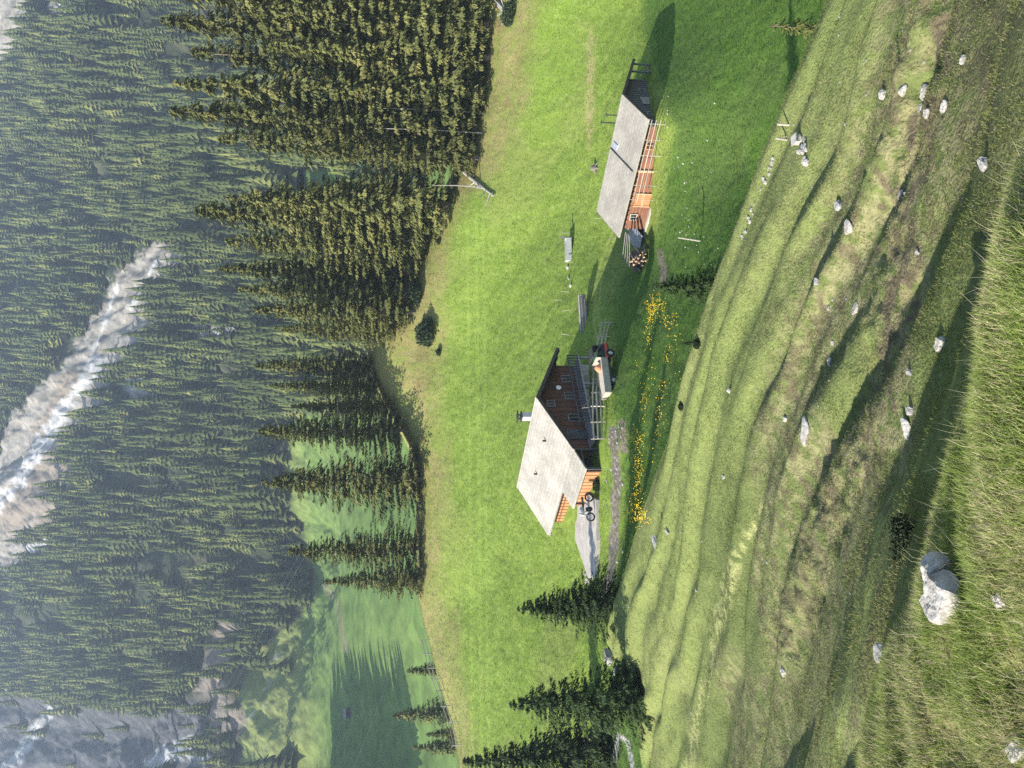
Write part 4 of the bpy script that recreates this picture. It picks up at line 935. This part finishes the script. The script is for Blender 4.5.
def trunk_obj(a, b_, r, label, m='dead', br=5, name='fallen_trunk'):
    A_1, B_1 = a, b_; o = empty(name, A_1); tag(o, label, 'log'); d = B_1-A_1; bb = MB(); bb.tube([Vector((0,0,r)), d*.5+Vector((0,0,r*1.5)), d+Vector((0,0,r))],[r,r*.8,r*.35],8); bb.build('trunk', M[m], o)
    for i in range(br):
        t = R.uniform(.3,.95); e = Vector((R.uniform(-1,1),R.uniform(-1,1),R.uniform(0,1)))*r*6; bb = MB(); bb.tube([d*t+Vector((0,0,r)), d*t+e],[r*.35,r*.1],5); bb.build('branch', M[m], o)
    return o
trunk_obj(hit(466,172), hit(496,196), .28, 'bleached fallen trunk with bare branches at the edge of the meadow wood', br=8)
trunk_obj(hit(500,4), hit(512,16), .3, 'white fallen root wood at the upper corner of the meadow', br=8)
st_ = hit(596,168,y0=40); b = MB(); b.tube([(0,0,-.2),(0,0,.35),(.03,0,.6)],[.38,.3,.24],10)
for i in range(7):
    a = i*.9; b.tube([(0,0,.25),(math.cos(a)*.5,math.sin(a)*.4,.05),(math.cos(a)*.9,math.sin(a)*.7,-.1)],[.12,.09,.03],6)
o = b.build('tree_stump', M['bark'], None); o.location = st_; tag(o, 'dark rooty stump in the bright meadow above the barn roof', 'stump')
# white dead stems inside the wood
for i, (a, b_, Yd, h) in enumerate(((432,187,86,13),(345,39,84,9),(380,113,86,8),(375,133,85,7),(410,78,84,7),(365,58,84,8))):
    Yd = hit(490, b_, y0=60).y+2.2; d = ray(480, b_)*Yd; z0 = gz(d[0], Yd); zt = (ray(a, b_)*Yd)[2]-z0
    b = MB(); b.tube([(0,0,0),(.1,0,zt*.5),(0,.1,zt)],[.10,.07,.03],6); o = b.build('dead_stem', M['dead'], None); o.location = (d[0],Yd,z0)
    tag(o, 'thin bleached dead stem standing among the front spruces of the meadow wood', 'dead tree', 'bleached dead stems among the meadow wood')
def bush_mesh(seed, n, leaf, flat=.7, m='juniper'):
    g = np.random.default_rng(seed); p = g.normal(size=(n,3)); p /= np.linalg.norm(p,axis=1)[:,None]; p[:,2] = np.abs(p[:,2])*flat
    lump = .75+.5*fbm(p[:,0]*2.2+seed, p[:,1]*2.2+p[:,2]*3, seed, 3)
    p *= (g.random(n)**.35*lump)[:,None]*.5
    d = g.normal(size=(n,3)); d[:,2] = np.abs(d[:,2]); d /= np.linalg.norm(d,axis=1)[:,None]; w = np.cross(d, g.normal(size=(n,3))); w /= np.linalg.norm(w,axis=1)[:,None]
    s = leaf*(.6+.8*g.random(n))[:,None]; V = np.stack([p-d*s*.5,p+w*s*.3,p+d*s*.6,p-w*s*.3],1).reshape(-1,3)
    return npmesh('foliage', V, np.arange(len(V)).reshape(-1,4), M[m])
BM_ = [bush_mesh(1,2600,.07), bush_mesh(2,2600,.08), bush_mesh(3,3000,.06,.5)]
stm = MB()
for i in range(7):
    a = i*.9; stm.tube([(0,0,-.1),(math.cos(a)*.12,math.sin(a)*.12,.12),(math.cos(a)*.25,math.sin(a)*.25,.28)],[.02,.014,.006],5)
stm_me = stm.mesh('stem', M['bark'])
def bush(ix_, iy_, wpx, hpx, label, k=0, y0=6.3, group=None):
    p = hit(ix_, iy_, y0=y0); s_ = p.length/F_PX; o = empty('bush', p, R.uniform(0,6)); tag(o, label, 'bush', group)
    link('foliage', BM_[k], o, sc=(wpx*s_*1.15, wpx*s_*1.15, hpx*s_*2.4)); link('stem', stm_me, o, sc=(wpx*s_,wpx*s_,hpx*s_*1.5))
bush(907,541,40,14,'dark creeping juniper mound on the slope left of the split boulder',2)
bush(432,332,26,20,'larger dark round bush on the dry ridge under the wood',0,40)
bush(420,295,20,16,'dark round bush nearest the skirts of the ridge spruces',1,40)
bush(418,278,10,8,'small dark bush above the two round bushes on the dry ridge',1,40)
bush(432,236,6,6,'tiny dark bush near the bright meadow corner',0,40); bush(440,241,6,4,'second tiny dark bush lower at the bright meadow corner',1,40)
bush(440,352,7,5,'tiny dark bush below the larger round bush',1,40); bush(410,300,8,6,'little shrub between the round bush and the spruce skirts',0,40)
bush(682,407,7,5,'small dark bush on the hillside brow beside the yellow flowers',0,20)
bush(698,344,9,6,'dark shrub at the foot of the small spruce top on the brow',1,20)
bush(940,72,8,4,'brown twiggy shrub at the foot of the straggly sapling',2)
bush(598,486,12,6,'green shrub below the orange wall of the lean-to',0,20)
bush(512,14,20,12,'dark shrub beside the white root wood at the meadow corner',0,40)
# fence on the ridge at the left
rp = [Vector((ray(a, b_)[0]*Yd, Yd, 0)) for a, b_, Yd in ((427,640,118),(436,668,115),(446,690,110),(455,722,106),(462,745,104))]
for p in rp: p.z = gz(p.x,p.y)
fence_run(rp, 'weathered rail fence along the meadow ridge at the left', 'ridge_fence', 2.6, 1.3, 'palewood', (.45,.85), .12)
# small hut down in the valley and tiny red roofed hut
def hut(loc, rz, label, wm, s_=1.):
    o = empty('hut', loc, rz); tag(o, label, 'hut'); o.scale = (s_,)*3
    b = MB(); b.box(-2.5,2.5,-2,2,-1.5,2.4); b.prism([(-2,2.4),(2,2.4),(0,3.6)],0,-2.5,2.5); b.build('wall', M[wm], o)
    b = MB(); b.hexa([(-3,0,3.75),(3,0,3.75),(3,2.6,2.1),(-3,2.6,2.1),(-3,0,3.9),(3,0,3.9),(3,2.6,2.25),(-3,2.6,2.25)]); b.hexa([(3,-.01,3.75),(-3,-.01,3.75),(-3,-2.6,2.1),(3,-2.6,2.1),(3,-.01,3.9),(-3,-.01,3.9),(-3,-2.6,2.25),(3,-2.6,2.25)]); b.build('roof', M['greywood'] if wm != 'clay' else M['clay'], o)
    b = MB(); b.box(-.5,.5,-2.06,-2.001,-.2,1.9); b.build('door', M['roof_edge'], o)
P = hit(350,713,far_h,200,1200); hut(P, .3, 'tiny dark wooden hut in the shaded valley meadow', 'darkwood', .8)
P = hit(255,623,far_h,200,1200); hut(P, .2, 'tiny reddish hut at the edge of the small valley pasture', 'clay', .55)

# ------------------------------------------------------------------ cables across the valley
def cable(pts, label, r=.05):
    P_ = [Vector(ray(a, b_)*Yd) for a, b_, Yd in pts]
    path = []
    for a, b_ in zip(P_[:-1], P_[1:]):
        for i in range(12):
            t = i/12; path.append(a.lerp(b_, t)-Vector((0,0,4*t*(1-t)*.004*(b_-a).length)))
    path.append(P_[-1]); b = MB(); b.tube(path, r, 5); o = b.build('power_cable', M['cable'], None); tag(o, label, 'cable')
cable([(240,336,330),(158,512,300),(72,649,270),(-15,800,240)], 'upper of the two power cables crossing before the mountain forest', .045)
cable([(246,338,330),(163,514,300),(78,651,270),(-6,800,240)], 'lower of the two power cables crossing before the mountain forest', .045)
cable([(335,490,330),(265,615,300),(233,675,280),(160,795,250)], 'upper of the two cables above the small valley pasture', .045)
cable([(341,490,330),(271,616,300),(239,677,280),(168,797,250)], 'lower of the two cables above the small valley pasture', .045)
cable([(440,540,180),(420,590,170),(388,680,160),(345,790,150)], 'single pale cable hanging across the valley meadow', .03)

# ------------------------------------------------------------------ flowers and grass
def blades(P, h, w, lean, bend, cols, name, label, cat, seed=0, dirb=None):
    g = np.random.default_rng(seed); n = len(P); a = g.uniform(0,6.283,n) if dirb is None else dirb+g.normal(size=n)*.9
    hx, hy = np.cos(a), np.sin(a); h = h*(.55+.9*g.random(n)); l = lean*(.3+g.random(n))
    sx, sy = -hy*w, hx*w; top = P+np.stack([hx*h*l*(1+bend), hy*h*l*(1+bend), h*(1-.25*l)],-1); midp = P+np.stack([hx*h*l*.35, hy*h*l*.35, h*.6],-1)
    s = np.stack([sx,sy,np.zeros(n)],-1)
    V = np.stack([P-s, P+s, midp+s*.75, midp-s*.75, top],1).reshape(-1,3); i = np.arange(n)*5
    F3 = np.concatenate([np.stack([i,i+1,i+2],1), np.stack([i,i+2,i+3],1), np.stack([i+3,i+2,i+4],1)])
    me = npmesh(name, V, F3, M['grass'], col=np.repeat(cols, 5, 0)); o = link(name, me); tag(o, label, cat, kind='stuff')
g = np.random.default_rng(12)
n = 300000; Yk = g.uniform(.8,6.6,n); Xk = g.uniform(-.72,.45,n)*(Yk+1.2)
Zk = near_h(Xk, Yk); _, _, _, Kk = zones(Xk, Yk, Zk); cl = fbm(Xk*3, Yk*3, 101, 3)
kp = (Kk > .25) & (g.random(n) < .35+sstep(.3,.6,cl)); Xk, Yk, Zk, cl = Xk[kp], Yk[kp], Zk[kp], cl[kp]
m_ = g.random(len(Xk)); tint = sstep(.35,.65,fbm(Xk*1.2+4, Yk*1.2, 103, 3))
cols = np.where((m_ < .14+.42*tint)[:,None], np.array((.42,.38,.20)), np.array((.215,.275,.062)))*(.7+.6*g.random(len(Xk)))[:,None]
blades(np.stack([Xk,Yk,Zk-.01],-1), .05+.055*cl, .0024, .38, .5, cols, 'grass', 'lush long grass with dry tufts on the foreground knoll', 'grass', 1)
n = 950; Yk = g.uniform(1.6,6.2,n); Xk = g.uniform(-.66,.42,n)*(Yk+1.2); Zk = near_h(Xk,Yk); _,_,_,Kk = zones(Xk,Yk,Zk); kp = Kk > .3
Xk,Yk,Zk = Xk[kp],Yk[kp],Zk[kp]; cols = np.array((.46,.42,.27))*(.8+.4*g.random(len(Xk)))[:,None]
blades(np.stack([Xk,Yk,Zk],-1), 0.16+0*Xk, .0014, .38, .9, cols, 'dry_stalks', 'thin bleached grass stalks standing above the foreground grass', 'grass', 2, dirb=None)
# short tufts over the hillside
n = 330000; l_ = g.uniform(math.log(6.), math.log(50), n); Yk = np.exp(l_); Xk = g.uniform(-.58,.58,n)*Yk; Zk = near_h(Xk,Yk); _,_,Bk,Kk = zones(Xk,Yk,Zk)
cl = fbm(Xk*1.4, Yk*1.4, 105, 3); kp = (Bk > .5) & (Kk < .3) & (g.random(n) < .12+.7*sstep(.42,.66,cl)); Xk,Yk,Zk,cl = Xk[kp],Yk[kp],Zk[kp],cl[kp]
m_ = g.random(len(Xk)); dryp = sstep(.42,.6,fbm(Xk*.16+2,Yk*.16+8,71,3))
cols = np.where((m_ < .10+.35*dryp)[:,None], np.array((.25,.225,.11)), np.array((.145,.175,.045)))*(.7+.6*g.random(len(Xk)))[:,None]
blades(np.stack([Xk,Yk,Zk-.01],-1), .03+.0013*Yk, .003+.00024*Yk, .6, .4, cols, 'turf', 'short tufted pasture grass over the terraced hillside', 'grass', 3)
# meadow grass
n = 190000; l_ = g.uniform(math.log(38), math.log(125), n); Yk = np.exp(l_); Xk = g.uniform(-.55,.58,n)*Yk; Zk = near_h(Xk,Yk); ixk,iyk,Bk,_ = zones(Xk,Yk,Zk)
# keep it out of the buildings
def inside(root, rz, x0, x1, y0, y1):
    dx, dy = Xk-root[0], Yk-root[1]; lx = dx*math.cos(rz)+dy*math.sin(rz); ly = -dx*math.sin(rz)+dy*math.cos(rz); return (lx > x0)&(lx < x1)&(ly > y0)&(ly < y1)
mudk = line_d(ixk,iyk,[(612,430),(617,480),(613,560),(606,600)]) < 5
kp = (Bk < .5) & ~inside((A0.x,A0.y),HY,-1,14,-5.5,8) & ~inside(BO,BY,.5,14,-5.5,4.5) & ~mudk & (g.random(n) < .3+fbm(Xk*.8,Yk*.8,111,3))
Xk,Yk,Zk,ixk,iyk = Xk[kp],Yk[kp],Zk[kp],ixk[kp],iyk[kp]
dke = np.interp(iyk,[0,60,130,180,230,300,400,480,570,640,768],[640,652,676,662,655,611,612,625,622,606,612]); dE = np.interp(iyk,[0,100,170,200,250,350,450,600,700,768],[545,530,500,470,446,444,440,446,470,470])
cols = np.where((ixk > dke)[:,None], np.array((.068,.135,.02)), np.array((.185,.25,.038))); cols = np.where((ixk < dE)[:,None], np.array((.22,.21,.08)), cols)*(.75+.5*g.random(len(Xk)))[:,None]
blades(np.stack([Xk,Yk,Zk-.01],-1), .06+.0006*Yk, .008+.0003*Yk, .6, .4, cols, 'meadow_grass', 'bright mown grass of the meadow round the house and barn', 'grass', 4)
# yellow flowers
fl = []
def patch(n, x0, x1, y0, y1, th_=.5):
    for _ in range(n):
        a, b_ = R.uniform(x0,x1), R.uniform(y0,y1)
        if float(vnoise(np.array([a*.14]), np.array([b_*.09]), 5)[0]) < th_: continue
        fl.append((a,b_))
patch(420, 651, 678, 302, 345, .45); patch(260, 652, 668, 300, 362, .45); patch(260, 632, 648, 430, 480, .5); patch(380, 630, 652, 482, 520, .4); patch(260, 640, 684, 340, 480, .6); patch(60, 645, 672, 380, 430, .3)
fl = np.array(fl)
def hit_many(ixs, iys, y0=38, y1=80, n=160):
    px, py = 768-iys, ixs; d = np.stack([px-384., F_PX*CT+(512-py)*ST, -F_PX*ST+(512-py)*CT],-1); d /= d[:,1:2]
    ys = np.exp(np.linspace(math.log(y0), math.log(y1), n)); XX = d[:,0:1]*ys; YY = np.broadcast_to(ys, XX.shape); ZZ = near_h(XX, YY); b = d[:,2:3]*ys-ZZ
    k = np.argmax(b < 0, 1); r = np.arange(len(k)); return np.stack([XX[r,k], YY[r,k], ZZ[r,k]],-1)[k > 0]
P = hit_many(fl[:,0], fl[:,1]); g = np.random.default_rng(3)
Vf = []; Ff = []
for p in P:
    for _ in range(2):
        c0 = p+np.array([g.normal()*.35, g.normal()*.5, .2+g.random()*.2]); b0 = len(Vf); r0 = .018+.018*g.random(); tl = g.normal()*.4
        for k in range(6):
            a = k*1.047; Vf.append(c0+np.array([math.cos(a)*r0, math.sin(a)*r0*.8-.03, math.sin(a)*r0*.6+math.cos(a)*r0*tl]))
        Ff += [(b0,b0+1,b0+2,b0+3),(b0,b0+3,b0+4,b0+5)]
me = npmesh('yellow_flowers', np.array(Vf), np.array(Ff), M['flower']); tag(link('yellow_flowers', me), 'yellow marsh flowers in drifts below the house', 'flowers', kind='stuff')

# ------------------------------------------------------------------ haze
b = MB(); b.box(-2100,2100,-40,1700,-60,1000); hz = b.build('haze', M['white']); hz.data.materials.clear()
hm = bpy.data.materials.new('valley_haze'); hm.use_nodes = True; n = hm.node_tree.nodes; n.remove(n['Principled BSDF'])
pv = n.new('ShaderNodeVolumePrincipled'); pv.inputs['Color'].default_value = (.66,.81,1,1); pv.inputs['Density'].default_value = .00023; pv.inputs['Anisotropy'].default_value = .2
hm.node_tree.links.new(pv.outputs[0], n['Material Output'].inputs['Volume']); hz.data.materials.append(hm); tag(hz, kind='stuff'); hz['label'] = 'thin blue valley haze in front of the mountain'; hz['category'] = 'haze'
